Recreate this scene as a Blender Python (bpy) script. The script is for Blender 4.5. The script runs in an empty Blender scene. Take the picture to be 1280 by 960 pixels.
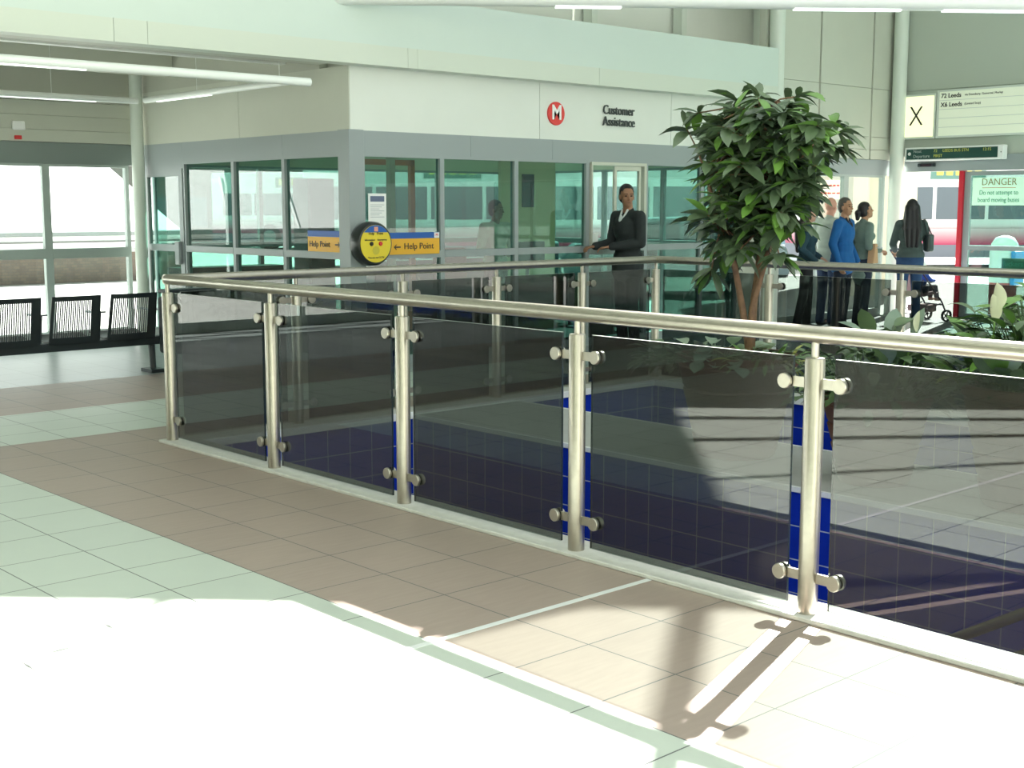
import bpy, bmesh, math, random
from mathutils import Vector, Matrix, Euler
PI = math.pi
R = math.radians
SC = bpy.context.scene
COL = SC.collection

# ---------------------------------------------------------------- camera, light, exposure
FPX = 1618.0
YAW = R(47.6)
PITCH = math.atan((480 - 259) / FPX)
EYE = Vector((0, 0, 1.6))
cd = bpy.data.cameras.new('camera')
cam = bpy.data.objects.new('camera', cd)
COL.objects.link(cam)
cam.location = EYE
cam.rotation_euler = (PI / 2 - PITCH, 0, YAW - PI / 2)
cd.sensor_width = 36.0
cd.lens = FPX / 1280 * 36.0
cd.clip_end = 500
SC.camera = cam

w = bpy.data.worlds.new('sky')
SC.world = w
w.use_nodes = True
wn = w.node_tree
bgn = wn.nodes['Background']
bgn.inputs[0].default_value = (0.90, 1.0, 0.95, 1)
bgn.inputs[1].default_value = 1.5

sl = bpy.data.lights.new('sun', 'SUN')
sun = bpy.data.objects.new('sun', sl)
COL.objects.link(sun)
SUNV = Vector((1.11, 0.385, 0.93)).normalized()
sun.rotation_euler = SUNV.to_track_quat('Z', 'Y').to_euler()
sun.location = (20, 10, 20)
sl.energy = 54.0
sl.color = (1.0, 0.96, 0.90)
sl.angle = R(0.6)

SC.view_settings.view_transform = 'Standard'
SC.view_settings.look = 'None'
SC.view_settings.exposure = -0.12
SC.view_settings.gamma = 1.0
SC.view_settings.use_curve_mapping = False
try:
    SC.cycles.transparent_max_bounces = 40
    SC.cycles.max_bounces = 10
    SC.cycles.diffuse_bounces = 5
    SC.cycles.glossy_bounces = 5
    SC.cycles.use_denoising = True
    SC.cycles.sample_clamp_indirect = 8
except Exception:
    pass

# ---------------------------------------------------------------- measuring helpers (pixel of the photo -> point on a real plane)
_F = Vector((math.cos(YAW) * math.cos(PITCH), math.sin(YAW) * math.cos(PITCH), -math.sin(PITCH)))
_R = Vector((math.sin(YAW), -math.cos(YAW), 0))
_U = _R.cross(_F)
def ray(px, py):
    return _F + _R * ((px - 640) / FPX) - _U * ((py - 480) / FPX)
def onZ(px, py, z=0.0):
    d = ray(px, py); return EYE + d * ((z - EYE.z) / d.z)
def onX(px, py, x):
    d = ray(px, py); return EYE + d * (x / d.x)
def onY(px, py, y):
    d = ray(px, py); return EYE + d * (y / d.y)

# ---------------------------------------------------------------- materials
def sock(n, name, v):
    if name in n.inputs: n.inputs[name].default_value = v
MATS = {}
def mat(name, col, rough=0.6, metal=0.0, noise=0.0, nscale=8.0, spec=None, emis=None, estr=1.0, col2=None, bump=0.0, trans=0.0):
    if name in MATS: return MATS[name]
    m = bpy.data.materials.new(name); m.use_nodes = True
    nt = m.node_tree; b = nt.nodes['Principled BSDF']
    c = (*col, 1)
    b.inputs['Base Color'].default_value = c
    b.inputs['Roughness'].default_value = rough
    b.inputs['Metallic'].default_value = metal
    if spec is not None: sock(b, 'Specular IOR Level', spec)
    if emis:
        sock(b, 'Emission Color', (*emis, 1)); sock(b, 'Emission Strength', estr)
    if noise > 0 or col2 or bump:
        tc = nt.nodes.new('ShaderNodeTexCoord')
        nz = nt.nodes.new('ShaderNodeTexNoise'); nz.inputs['Scale'].default_value = nscale
        nz.inputs['Detail'].default_value = 4
        nt.links.new(tc.outputs['Object'], nz.inputs['Vector'])
        mx = nt.nodes.new('ShaderNodeMix'); mx.data_type = 'RGBA'
        c2 = col2 if col2 else tuple(max(0, v * (1 - noise)) for v in col)
        mx.inputs[6].default_value = c; mx.inputs[7].default_value = (*c2, 1)
        rp = nt.nodes.new('ShaderNodeMapRange'); rp.inputs[1].default_value = 0.35; rp.inputs[2].default_value = 0.65
        nt.links.new(nz.outputs['Fac'], rp.inputs[0]); nt.links.new(rp.outputs[0], mx.inputs[0])
        nt.links.new(mx.outputs[2], b.inputs['Base Color'])
        if bump:
            bp = nt.nodes.new('ShaderNodeBump'); bp.inputs['Strength'].default_value = bump; bp.inputs['Distance'].default_value = 0.01
            nt.links.new(nz.outputs['Fac'], bp.inputs['Height']); nt.links.new(bp.outputs[0], b.inputs['Normal'])
    MATS[name] = m
    return m

def glass(name, tint, refl=1.0, rough=0.0):
    """pane: tinted see-through with a Fresnel mirror on each of its two surfaces"""
    m = bpy.data.materials.new(name); m.use_nodes = True
    nt = m.node_tree; nt.nodes.clear()
    out = nt.nodes.new('ShaderNodeOutputMaterial'); mx = nt.nodes.new('ShaderNodeMixShader')
    tr = nt.nodes.new('ShaderNodeBsdfTransparent'); tr.inputs[0].default_value = (*[math.sqrt(v) for v in tint], 1)
    gl = nt.nodes.new('ShaderNodeBsdfGlossy'); gl.inputs['Roughness'].default_value = rough; gl.inputs[0].default_value = (1, 1, 1, 1)
    fr = nt.nodes.new('ShaderNodeFresnel'); fr.inputs[0].default_value = 1.5
    ml = nt.nodes.new('ShaderNodeMath'); ml.operation = 'MULTIPLY'; ml.inputs[1].default_value = refl; ml.use_clamp = True
    ge = nt.nodes.new('ShaderNodeNewGeometry')
    inv = nt.nodes.new('ShaderNodeMath'); inv.operation = 'SUBTRACT'; inv.inputs[0].default_value = 1.0
    m2 = nt.nodes.new('ShaderNodeMath'); m2.operation = 'MULTIPLY'
    nt.links.new(fr.outputs[0], ml.inputs[0])
    nt.links.new(ge.outputs['Backfacing'], inv.inputs[1])
    nt.links.new(ml.outputs[0], m2.inputs[0]); nt.links.new(inv.outputs[0], m2.inputs[1])
    nt.links.new(m2.outputs[0], mx.inputs[0])
    nt.links.new(tr.outputs[0], mx.inputs[1]); nt.links.new(gl.outputs[0], mx.inputs[2])
    nt.links.new(mx.outputs[0], out.inputs[0])
    MATS[name] = m
    return m

def tiles(name, col, grout, sx, sy, ox, oy, axes='XY', rough=0.35, gw=0.006, noise=0.08, spec=0.5, streak=False):
    """square tiles measured in world metres, with fine grout lines"""
    m = bpy.data.materials.new(name); m.use_nodes = True
    nt = m.node_tree; b = nt.nodes['Principled BSDF']; L = nt.links
    b.inputs['Roughness'].default_value = rough; sock(b, 'Specular IOR Level', spec)
    ge = nt.nodes.new('ShaderNodeNewGeometry'); sp = nt.nodes.new('ShaderNodeSeparateXYZ'); L.new(ge.outputs['Position'], sp.inputs[0])
    def M(op, a, bb=None):
        n = nt.nodes.new('ShaderNodeMath'); n.operation = op
        for i, v in enumerate((a, bb)):
            if v is None: continue
            if isinstance(v, (int, float)): n.inputs[i].default_value = v
            else: L.new(v, n.inputs[i])
        return n.outputs[0]
    masks = []; cells = []
    for ax, s, o in ((axes[0], sx, ox), (axes[1], sy, oy)):
        u = M('DIVIDE', M('SUBTRACT', sp.outputs[ax], o), s)
        f = M('FRACT', u); cells.append(M('FLOOR', u))
        d = M('MINIMUM', f, M('SUBTRACT', 1.0, f))
        masks.append(M('LESS_THAN', d, gw / s / 2))
    g = M('MAXIMUM', masks[0], masks[1])
    cb = nt.nodes.new('ShaderNodeCombineXYZ'); L.new(cells[0], cb.inputs[0]); L.new(cells[1], cb.inputs[1])
    wn_ = nt.nodes.new('ShaderNodeTexWhiteNoise'); wn_.noise_dimensions = '3D'; L.new(cb.outputs[0], wn_.inputs['Vector'])
    nz = nt.nodes.new('ShaderNodeTexNoise'); nz.inputs['Scale'].default_value = 6; nz.inputs['Detail'].default_value = 5
    if streak:
        mp = nt.nodes.new('ShaderNodeMapping'); mp.inputs['Scale'].default_value = (1.0, 7.0, 1.0)
        L.new(ge.outputs['Position'], mp.inputs[0]); L.new(mp.outputs[0], nz.inputs['Vector'])
    else:
        L.new(ge.outputs['Position'], nz.inputs['Vector'])
    v = M('ADD', M('MULTIPLY', wn_.outputs['Value'], noise * .6), M('MULTIPLY', nz.outputs['Fac'], noise * (2.4 if streak else 1)))
    v = M('SUBTRACT', 1 + noise * (1.2 if streak else .6), v)
    hs = nt.nodes.new('ShaderNodeVectorMath'); hs.operation = 'SCALE'; hs.inputs[0].default_value = col; L.new(v, hs.inputs[3])
    mx = nt.nodes.new('ShaderNodeMix'); mx.data_type = 'RGBA'
    L.new(g, mx.inputs[0]); L.new(hs.outputs[0], mx.inputs[6]); mx.inputs[7].default_value = (*grout, 1)
    L.new(mx.outputs[2], b.inputs['Base Color'])
    MATS[name] = m
    return m

steel = mat('brushed_steel', (0.43, 0.405, 0.35), 0.33, 1.0, noise=0.08, nscale=30)
white_panel = mat('white_panel', (0.74, 0.77, 0.73), 0.45, noise=0.03, nscale=2)
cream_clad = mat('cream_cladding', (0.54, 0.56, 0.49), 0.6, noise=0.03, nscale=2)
beam_mint = mat('beam_paint', (0.61, 0.70, 0.66), 0.5, noise=0.02, nscale=2)
grey_frame = mat('grey_frame', (0.30, 0.34, 0.35), 0.45)
grey_dark = mat('grey_header', (0.20, 0.24, 0.23), 0.5)
col_white = mat('column_paint', (0.66, 0.72, 0.66), 0.4)
dark_line = mat('dark_joint', (0.10, 0.10, 0.09), 0.8)
black_metal = mat('black_metal', (0.012, 0.020, 0.024), 0.35)
kerb_m = mat('pale_kerb', (0.60, 0.60, 0.57), 0.55, noise=0.1, nscale=20)
trim_m = mat('white_trim', (0.80, 0.82, 0.84), 0.4)
tile_white = tiles('white_floor_tile', (0.54, 0.60, 0.54), (0.09, 0.10, 0.10), 0.405, 0.4185, 2.91, 3.63, gw=0.006, noise=0.05, rough=0.4)
tile_pink = tiles('pink_floor_tile', (0.37, 0.295, 0.255), (0.10, 0.11, 0.11), 0.405, 0.4185, 2.91, 3.63, gw=0.006, noise=0.08, streak=True, rough=0.45)
tile_grey = tiles('grey_floor_tile', (0.30, 0.33, 0.33), (0.12, 0.13, 0.13), 0.405, 0.4185, 2.91, 3.63, gw=0.005, noise=0.08, rough=0.35)
tile_white_far = MATS['white_floor_tile']
blue = (0.008, 0.035, 0.42)
blueX = tiles('blue_wall_tile_x', blue, (0.45, 0.5, 0.55), 0.20, 0.20, 3.03, -0.03, axes='YZ', rough=0.15, gw=0.007, noise=0.05)
blueY = tiles('blue_wall_tile_y', blue, (0.45, 0.5, 0.55), 0.20, 0.20, 4.15, -0.03, axes='XZ', rough=0.15, gw=0.007, noise=0.05)
slab_m = mat('divider_top', (0.42, 0.43, 0.42), 0.6, noise=0.08, nscale=5)
smoked = glass('smoked_glass', (0.145, 0.17, 0.16), 1.3)
green_glass = glass('green_tinted_glass', (0.33, 0.53, 0.47), 1.3)
clear_glass = glass('clear_window_glass', (0.85, 0.92, 0.90), 1.0)

# ---------------------------------------------------------------- building helpers
def world_m(o):
    m = Matrix.LocRotScale(o.location, o.rotation_euler.to_quaternion(), o.scale)
    return world_m(o.parent) @ m if o.parent else m
def link(name, me, m=None, parent=None, world=True, smooth=False):
    if parent is not None and world:
        me.transform(world_m(parent).inverted())
    o = bpy.data.objects.new(name, me); COL.objects.link(o)
    if m is not None:
        for mm in (m if isinstance(m, (list, tuple)) else [m]): me.materials.append(mm)
    if parent is not None: o.parent = parent
    if smooth:
        for p in me.polygons: p.use_smooth = True
    return o
def obj(name, bm, m, parent=None, smooth=False, world=True, auto=None):
    bm.normal_update()
    me = bpy.data.meshes.new(name); bm.to_mesh(me); bm.free()
    o = link(name, me, m, parent, world, smooth)
    if auto:
        for p in me.polygons: p.use_smooth = True
        try: me.set_sharp_from_angle(angle=R(auto))
        except Exception: pass
    return o
def B(): return bmesh.new()
def box(bm, a, b, mi=0, rot=None, pivot=None):
    x0, x1 = sorted((a[0], b[0])); y0, y1 = sorted((a[1], b[1])); z0, z1 = sorted((a[2], b[2]))
    vs = [bm.verts.new((x, y, z)) for x in (x0, x1) for y in (y0, y1) for z in (z0, z1)]
    fs = [(0, 1, 3, 2), (4, 6, 7, 5), (0, 4, 5, 1), (2, 3, 7, 6), (0, 2, 6, 4), (1, 5, 7, 3)]
    for f in fs:
        fc = bm.faces.new([vs[i] for i in f]); fc.material_index = mi
    if rot is not None:
        pv = Vector(pivot) if pivot is not None else Vector(((x0 + x1) / 2, (y0 + y1) / 2, (z0 + z1) / 2))
        for v in vs: v.co = pv + rot @ (v.co - pv)
    return vs
def frame_of(d):
    d = Vector(d).normalized()
    up = Vector((0, 0, 1)) if abs(d.z) < 0.95 else Vector((1, 0, 0))
    u = d.cross(up).normalized(); v = d.cross(u).normalized()
    return d, u, v
def tube(bm, pts, r, n=12, mi=0, cap=True):
    """tube along a poly-line; r is one radius or a list"""
    pts = [Vector(p) for p in pts]
    rr = r if isinstance(r, (list, tuple)) else [r] * len(pts)
    rings = []
    pu = None
    for i, p in enumerate(pts):
        if i == 0: d = pts[1] - pts[0]
        elif i == len(pts) - 1: d = pts[-1] - pts[-2]
        else: d = (pts[i + 1] - p).normalized() + (p - pts[i - 1]).normalized()
        d, u, v = frame_of(d)
        if pu is not None:
            u = (pu - d * pu.dot(d)).normalized(); v = d.cross(u)
        pu = u
        k = 1.0
        if 0 < i < len(pts) - 1:
            c = (pts[i + 1] - p).normalized().dot(d); k = 1 / max(c, 0.5)
        rings.append([bm.verts.new(p + (u * math.cos(a) + v * math.sin(a)) * rr[i] * (k if len(pts) < 4 else 1)) for a in [2 * PI * j / n for j in range(n)]])
    for a, b in zip(rings, rings[1:]):
        for j in range(n):
            f = bm.faces.new((a[j], a[(j + 1) % n], b[(j + 1) % n], b[j])); f.material_index = mi
    if cap:
        for rg in (rings[0][::-1], rings[-1]):
            f = bm.faces.new(rg); f.material_index = mi
    bmesh.ops.recalc_face_normals(bm, faces=bm.faces)
def lathe(bm, c, prof, n=32, mi=0, axis='Z'):
    """prof: list of (radius, height) from centre c"""
    c = Vector(c); rings = []
    for r, h in prof:
        ring = []
        for j in range(n):
            a = 2 * PI * j / n
            if axis == 'Z': p = Vector((r * math.cos(a), r * math.sin(a), h))
            elif axis == 'Y': p = Vector((r * math.cos(a), h, r * math.sin(a)))
            else: p = Vector((h, r * math.cos(a), r * math.sin(a)))
            ring.append(bm.verts.new(c + p))
        rings.append(ring)
    for a, b in zip(rings, rings[1:]):
        for j in range(n):
            f = bm.faces.new((a[j], a[(j + 1) % n], b[(j + 1) % n], b[j])); f.material_index = mi
    for rg in (rings[0], rings[-1]):
        f = bm.faces.new(rg); f.material_index = mi
    bmesh.ops.recalc_face_normals(bm, faces=bm.faces)
def bevel(bm, w, seg=2):
    bmesh.ops.bevel(bm, geom=list(bm.edges), offset=w, segments=seg, affect='EDGES', profile=0.5)
def thing(name, label, cat, loc, group=None, rz=0.0):
    o = bpy.data.objects.new(name, None); COL.objects.link(o)
    o.empty_display_size = 0.1
    o.location = loc; o.rotation_euler = (0, 0, rz); o['label'] = label; o['category'] = cat
    if group: o['group'] = group
    return o
def tag(o, label, cat, group=None, kind=None):
    o['label'] = label; o['category'] = cat
    if group: o['group'] = group
    if kind: o['kind'] = kind
    return o
def struct(o, label=None, cat=None):
    o['kind'] = 'structure'
    if label: o['label'] = label
    if cat: o['category'] = cat
    return o
def sroot(name, loc, label=None, cat=None):
    o = bpy.data.objects.new(name, None); COL.objects.link(o); o.location = loc; o.empty_display_size = .1
    return struct(o, label, cat)
def txt(name, s, size, loc, facing, m, parent=None, align='LEFT', ext=0.002, xs=1.0, bold=0.0, mirror=False, spacing=1.0):
    cu = bpy.data.curves.new(name, 'FONT'); cu.body = s; cu.size = size; cu.extrude = ext; cu.align_x = align; cu.align_y = 'CENTER'
    cu.offset = bold; cu.space_line = spacing; cu.resolution_u = 3
    o = bpy.data.objects.new(name, cu)
    COL.objects.link(o)
    dg = bpy.context.evaluated_depsgraph_get()
    me = bpy.data.meshes.new_from_object(o.evaluated_get(dg))
    COL.objects.unlink(o); bpy.data.objects.remove(o)
    rz = 0 if facing == '-Y' else -PI / 2
    M = Matrix.Translation(Vector(loc)) @ Euler((PI / 2, 0, rz)).to_matrix().to_4x4() @ Matrix.Diagonal((xs * (-1 if mirror else 1), 1, 1, 1))
    me.transform(M)
    if mirror: me.flip_normals()
    me.materials.clear()
    return link(name, me, m, parent)

# ================================================================ SETTING
XR = 17.2      # wall with the departure doors
YO = 10.5      # office front and glazing beside it
XC = 7.45      # office corner
YW = 14.9      # left window wall
HX0, HX1, HY0, HY1 = 4.335, 8.98, -3.0, 7.88      # opening in the floor
SX0, SX1 = 6.15, 7.24                               # divider between the two wells

def floor_rects():
    bm = B()
    def rect(x0, y0, x1, y1, mi, z=0.0):
        f = bm.faces.new([bm.verts.new(p) for p in ((x0, y0, z), (x1, y0, z), (x1, y1, z), (x0, y1, z))]); f.material_index = mi
    W, P, G = 0, 1, 2
    rect(-12, -8, 2.91, 7.90, W)
    rect(2.91, -8, 4.335, 7.90, P)
    rect(-12, 7.90, 17.2, 8.68, P)
    rect(-12, 8.68, 9.0, 9.96, W)
    rect(9.0, 8.68, 17.2, 9.96, G)
    rect(-12, 9.96, 7.45, 11.5, P)
    rect(-12, 11.5, 7.45, 14.9, G)
    rect(7.45, 9.96, 17.2, 14.9, G)
    rect(8.98, -8, 9.35, 7.90, P)
    rect(9.35, -8, 17.2, 7.90, G)
    rect(4.335, -8, 8.98, -3.0, G)
    # thickness rim under the outer edge
    o = obj('floor', bm, [tile_white, tile_pink, tile_grey])
    return struct(o, 'pale and pink square tiled concourse floor', 'floor')
floor_rects()
bm = B(); box(bm, (4.11, HY0, 0), (4.335, 8.10, 0.02)); bevel(bm, .004, 1)
struct(obj('trim_1', bm, kerb_m), 'pale kerb strip under the near glass railing', 'kerb')
bm = B(); box(bm, (4.335, 7.86, 0), (9.22, 8.10, 0.02)); bevel(bm, .004, 1)
struct(obj('trim_2', bm, kerb_m), 'pale kerb under the railing on the office side', 'kerb')
bm = B(); box(bm, (8.97, HY0, 0), (9.22, 7.86, 0.02)); bevel(bm, .004, 1)
struct(obj('trim_3', bm, kerb_m), 'pale kerb under the railing farthest from the viewer', 'kerb')
bm = B(); box(bm, (-3, 3.605, 0.0), (4.11, 3.635, 0.002))
struct(obj('trim_4', bm, mat('joint_metal', (0.75, 0.78, 0.78), 0.4)), 'thin metal movement joint across the floor tiles', 'trim')

# ---- stairwell walls
def quadwall(name, x0, y0, x1, y1, m, label, z0=-3.4, z1=0.0, th=0.02, nrm=(1, 0)):
    bm = B()
    box(bm, (min(x0, x1) - (th if nrm[0] > 0 else 0), min(y0, y1) - (th if nrm[1] > 0 else 0), z0), (max(x0, x1) + (th if nrm[0] < 0 else 0), max(y0, y1) + (th if nrm[1] < 0 else 0), z1))
    return struct(obj(name, bm, m), label, 'wall')
quadwall('wall_stairwell_near', HX0, HY0, HX0, HY1, blueX, 'blue tiled stairwell wall below the near railing', nrm=(1, 0))
quadwall('wall_stairwell_left', HX0, 7.88, HX1, 7.88, blueY, 'blue tiled stairwell wall below the office side railing', nrm=(0, -1), z1=-0.001)
quadwall('wall_stairwell_far', HX1, HY0, HX1, HY1, blueX, 'blue tiled wall below the farthest railing', nrm=(-1, 0), z1=-0.001)
quadwall('wall_stairwell_right', HX0, HY0, HX1, HY0, blueY, 'blue tiled wall at the open end of the stairwell', nrm=(0, 1))
for nm, za, xb in (('trim_5', 7.855, None), ('trim_6', None, 8.955)):
    bm = B()
    if xb is None: box(bm, (HX0, 7.855, -0.03), (HX1, 7.885, 0.021))
    else: box(bm, (8.955, HY0, -0.03), (8.985, 7.855, 0.021))
    struct(obj(nm, bm, trim_m), 'white edge trim along the top of the blue tiles', 'trim')
bm = B(); box(bm, (SX0, HY0, -3.4), (SX1, 7.86, -0.002), 0)
bm.faces.ensure_lookup_table()
for f in bm.faces:
    n = f.normal
f_top = [f for f in bm.faces if all(abs(v.co.z + 0.002) < 1e-4 for v in f.verts)]
for f in f_top: f.material_index = 1
struct(obj('wall_divider', bm, [blueX, slab_m]), 'wide blue tiled divider wall between the two stairwells', 'wall')
for nm, x in (('trim_7', SX0), ('trim_8', SX1)):
    bm = B(); box(bm, (x - .012, HY0, -0.028), (x + .012, 7.85, 0.002))
    struct(obj(nm, bm, trim_m), 'white edge trim on the divider wall', 'trim')
bm = B(); box(bm, (HX0, HY0, -3.5), (HX1, HY1, -3.4))
struct(obj('floor_lower', bm, mat('lower_floor', (0.10, 0.10, 0.12), 0.6)), 'dark floor at the bottom of the stairwell', 'floor')
# stair steps in the near well
bm = B()
for k in range(16):
    box(bm, (4.36, -0.8 + k * 0.28, -0.17 * (k + 1) - .9), (6.12, -0.52 + k * 0.28, -0.17 * (k + 1)))
st = struct(obj('stairs', bm, mat('stair_stone', (0.12, 0.12, 0.13), 0.5)), 'dark stone flight of steps going down the near stairwell', 'stairs')
# stair handrail
t = thing('stair_handrail', 'steel stair handrail dropping into the near stairwell at the right edge', 'handrail', (5.2, 3.2, -1.0))
bm = B(); tube(bm, [(5.2, 0.6, 1.03), (5.2, 2.46, -0.11), (5.2, 5.6, -2.04)], .024)
obj('rail', bm, steel, t, smooth=True)
bm = B(); tube(bm, [(5.2, 0.6, 0.86), (5.2, 2.46, -0.29), (5.2, 5.6, -2.22)], .018)
obj('rail', bm, steel, t, smooth=True)
for y, zt in ((1.2, 0.66), (3.0, -0.44), (4.8, -1.55)):
    bm = B(); tube(bm, [(5.2, y, -0.17 * ((y + .8) / .28 + 1) + .02), (5.2, y, zt)], .02)
    obj('post', bm, steel, t, smooth=True)

# ---- office shell
def hbox(name, a, b, m, label, cat='wall', bv=0):
    bm = B(); box(bm, a, b)
    if bv: bevel(bm, bv, 1)
    return struct(obj(name, bm, m), label, cat)
XE = 13.55
# white panels above the glazing (front and left face) and grey header band
def panel_run(name, axis, c, segs, z0, z1, th, m, label, gap=0.006):
    bm = B()
    for s0, s1 in zip(segs, segs[1:]):
        if axis == 'X': box(bm, (s0 + gap / 2, c, z0), (s1 - gap / 2, c + th, z1))
        else: box(bm, (c, s0 + gap / 2, z0), (c + th, s1 - gap / 2, z1))
    return struct(obj(name, bm, m), label, 'wall')
panel_run('wall_office_front', 'X', YO, [7.46, 10.0, 12.2, 13.95], 2.345, 3.0, .10, white_panel, 'white fascia panels over the office windows')
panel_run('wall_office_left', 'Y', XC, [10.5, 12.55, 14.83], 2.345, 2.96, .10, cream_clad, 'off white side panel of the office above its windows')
panel_run('trim_9', 'X', YO, [7.46, 9.0, 10.2, 12.82, 13.95], 2.125, 2.345, .10, grey_frame, 'grey header band over the office front windows', .003)
panel_run('trim_10', 'Y', XC, [10.5, 11.7, 13.83, 14.83], 2.125, 2.345, .10, grey_frame, 'grey header band over the office side windows', .003)
hbox('wall_office_ceiling', (7.56, 10.62, 2.5), (XE, 14.8, 2.6), mat('office_ceiling', (0.75, 0.78, 0.72), .7), 'pale office ceiling')
hbox('floor_office', (7.5, 10.55, 0.0), (XE, 14.85, 0.012), mat('office_carpet', (0.10, 0.13, 0.14), .9), 'dark office carpet', 'floor')

def bay(n, axis, c, s0, s1, label, z0=0.0, z1=2.125, zt=1.12, fw=0.055, fd=0.07, gm=None, fm=None, upper=True, lower=True, sill=0.09, transom=True, pane_z=None):
    """a window bay: grey frame with transom, upper and lower pane"""
    gm = gm or green_glass; fm = fm or grey_frame
    bm = B()
    def bb(a0, a1, zz0, zz1, d0=0.0, d1=None):
        d1 = fd if d1 is None else d1
        if axis == 'X': box(bm, (a0, c + d0, zz0), (a1, c + d1, zz1))
        else: box(bm, (c + d0, a0, zz0), (c + d1, a1, zz1))
    h = fw / 2
    bb(s0, s0 + h, z0, z1); bb(s1 - h, s1, z0, z1)
    bb(s0 + h, s1 - h, z0, z0 + sill); bb(s0 + h, s1 - h, z1 - .03, z1)
    if transom: bb(s0 + h, s1 - h, zt - fw * .65, zt + fw * .65, -.005, fd + .005)
    loc = ((s0 + s1) / 2, c, z0) if axis == 'X' else (c, (s0 + s1) / 2, z0)
    root = sroot('window_%d' % n, loc, label, 'window')
    obj('window_frame', bm, fm, root)
    rng = []
    if transom:
        if upper: rng.append((zt + fw * .65, z1 - .03))
        if lower: rng.append((z0 + sill, zt - fw * .65))
    else: rng.append((z0 + sill, z1 - .03))
    for za, zb in rng:
        bm = B()
        m_ = c + fd / 2
        if axis == 'X': box(bm, (s0 + h, m_ - .003, za), (s1 - h, m_ + .003, zb))
        else: box(bm, (m_ - .003, s0 + h, za), (m_ + .003, s1 - h, zb))
        obj('pane', bm, gm, root)
    return root
# corner post of the office
hbox('trim_11', (7.42, 10.47, 0), (7.60, 10.66, 2.35), grey_frame, 'wide grey corner post of the office', 'trim', .004)
FM = [7.60, 8.61, 9.655, 10.765, 11.77, 12.82, XE]
names = ['first office front window beside the corner post', 'second office front window left of the serving hatch', 'office front window directly left of the serving hatch', None, 'office front window just right of the serving hatch', 'last office front window behind the indoor tree']
wn_i = 1
for i, (a, b) in enumerate(zip(FM, FM[1:])):
    if i == 3:
        bay(4, 'X', YO, a, b, 'lower pane under the serving hatch', upper=False)
        continue
    bay(i + 1, 'X', YO, a, b, names[i])
for i, (a, b) in enumerate(zip([10.66, 11.70, 12.72], [11.70, 12.72, 13.83])):
    bay(7 + i, 'Y', XC, a, b, ['office side window next to the corner post', 'middle office side window', 'office side window beside the grey door'][i])
# office side door
dr = sroot('door_1', (XC, 14.4, 0), 'grey framed glass door at the far end of the office side', 'door')
bm = B()
for a0, a1, z0_, z1_ in ((13.86, 13.95, .01, 2.05), (14.72, 14.81, .01, 2.05), (13.95, 14.72, .01, .14), (13.95, 14.72, 1.96, 2.05), (13.95, 14.72, 1.08, 1.16)):
    box(bm, (XC + .0, a0, z0_), (XC + .05, a1, z1_))
obj('door_frame', bm, grey_frame, dr)
for za, zb in ((.14, 1.08), (1.16, 1.96)):
    bm = B(); box(bm, (XC + .022, 13.95, za), (XC + .028, 14.72, zb)); obj('pane', bm, green_glass, dr)
bm = B(); box(bm, (XC - .05, 13.90, .93), (XC - .01, 14.0, 1.2)); bevel(bm, .008); obj('door_handle', bm, grey_frame, dr)
hbox('trim_12', (XC, 13.83, 2.05), (XC + .09, 14.83, 2.125), grey_frame, 'grey strip above the office side door', 'trim')
# office rear glazing and right side
for i, (a, b) in enumerate(zip([7.6, 9.1, 10.6, 12.1], [9.1, 10.6, 12.1, XE])):
    bay(10 + i, 'X', 14.83, a, b, 'rear office window number %s from the left seen through the front glass' % ['one', 'two', 'three', 'four'][i], fd=.07)
for i, (a, b) in enumerate(zip([10.6, 11.75, 12.85], [11.75, 12.85, 13.9])):
    bay(14 + i, 'Y', XE - .07, a, b, ['office end window nearest the front', 'office end window in the middle', 'office end window towards the rear'][i])
hbox('wall_office_end', (XE - .07, 13.9, 0), (XE, 14.83, 2.5), mat('office_wall', (0.62, 0.62, 0.50), .7), 'cream end wall piece inside the office')
hbox('wall_office_end_header', (XE - .07, 10.6, 2.125), (XE, 13.9, 2.5), MATS['office_wall'], 'cream header over the office end windows')
hbox('wall_office_rear_header', (7.5, 14.83, 2.125), (XE, 14.9, 3.0), MATS['office_wall'], 'cream header over the rear office windows')

# ---- long beam over the office front, continuing over the left bay
bm = B(); box(bm, (-10, 10.28, 3.14), (14.03, 10.42, 3.62))
struct(obj('wall_beam', bm, beam_mint), 'long pale mint upper fascia beam over the office', 'beam')
bm = B()
segs = [-10, -6.9, -3.8, -0.7, 2.4, 4.95, 5.25, 8.0, 8.12, 10.7, 13.42, 13.52, 14.03]
for a, b in zip(segs, segs[1:]): box(bm, (a + .002, 10.27, 2.95), (b - .002, 10.46, 3.14))
struct(obj('trim_13', bm, mat('beam_edge', (0.62, 0.67, 0.60), .5)), 'jointed lower edge strip of the long beam', 'trim')
# ---- left bay: soffit, ceiling, upper wall pieces
hbox('ceiling', (-10, 10.46, 3.0), (7.45, 11.0, 3.06), cream_clad, 'strip soffit of the low bay at the left', 'ceiling')
hbox('wall_bay_upstand', (-10, 11.0, 3.0), (7.45, 11.06, 3.5), mat('bay_wall', (0.44, 0.45, 0.39), .6), 'vertical upstand above the low bay')
hbox('ceiling_bay', (-10, 11.06, 3.42), (7.45, 14.9, 3.5), MATS['bay_wall'], 'recessed pale ceiling of the left bay', 'ceiling')
hbox('wall_left_top', (-10, YW, 2.82), (7.40, YW + .1, 3.42), MATS['bay_wall'], 'upper wall over the left windows')
hbox('wall_left_mid', (-10, YW - .01, 2.655), (7.40, YW + .1, 2.815), cream_clad, 'pale wall strip over the left windows')
hbox('wall_left_low', (-10, YW - .03, 2.49), (7.40, YW + .1, 2.65), cream_clad, 'lower pale wall strip over the left windows')
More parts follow.
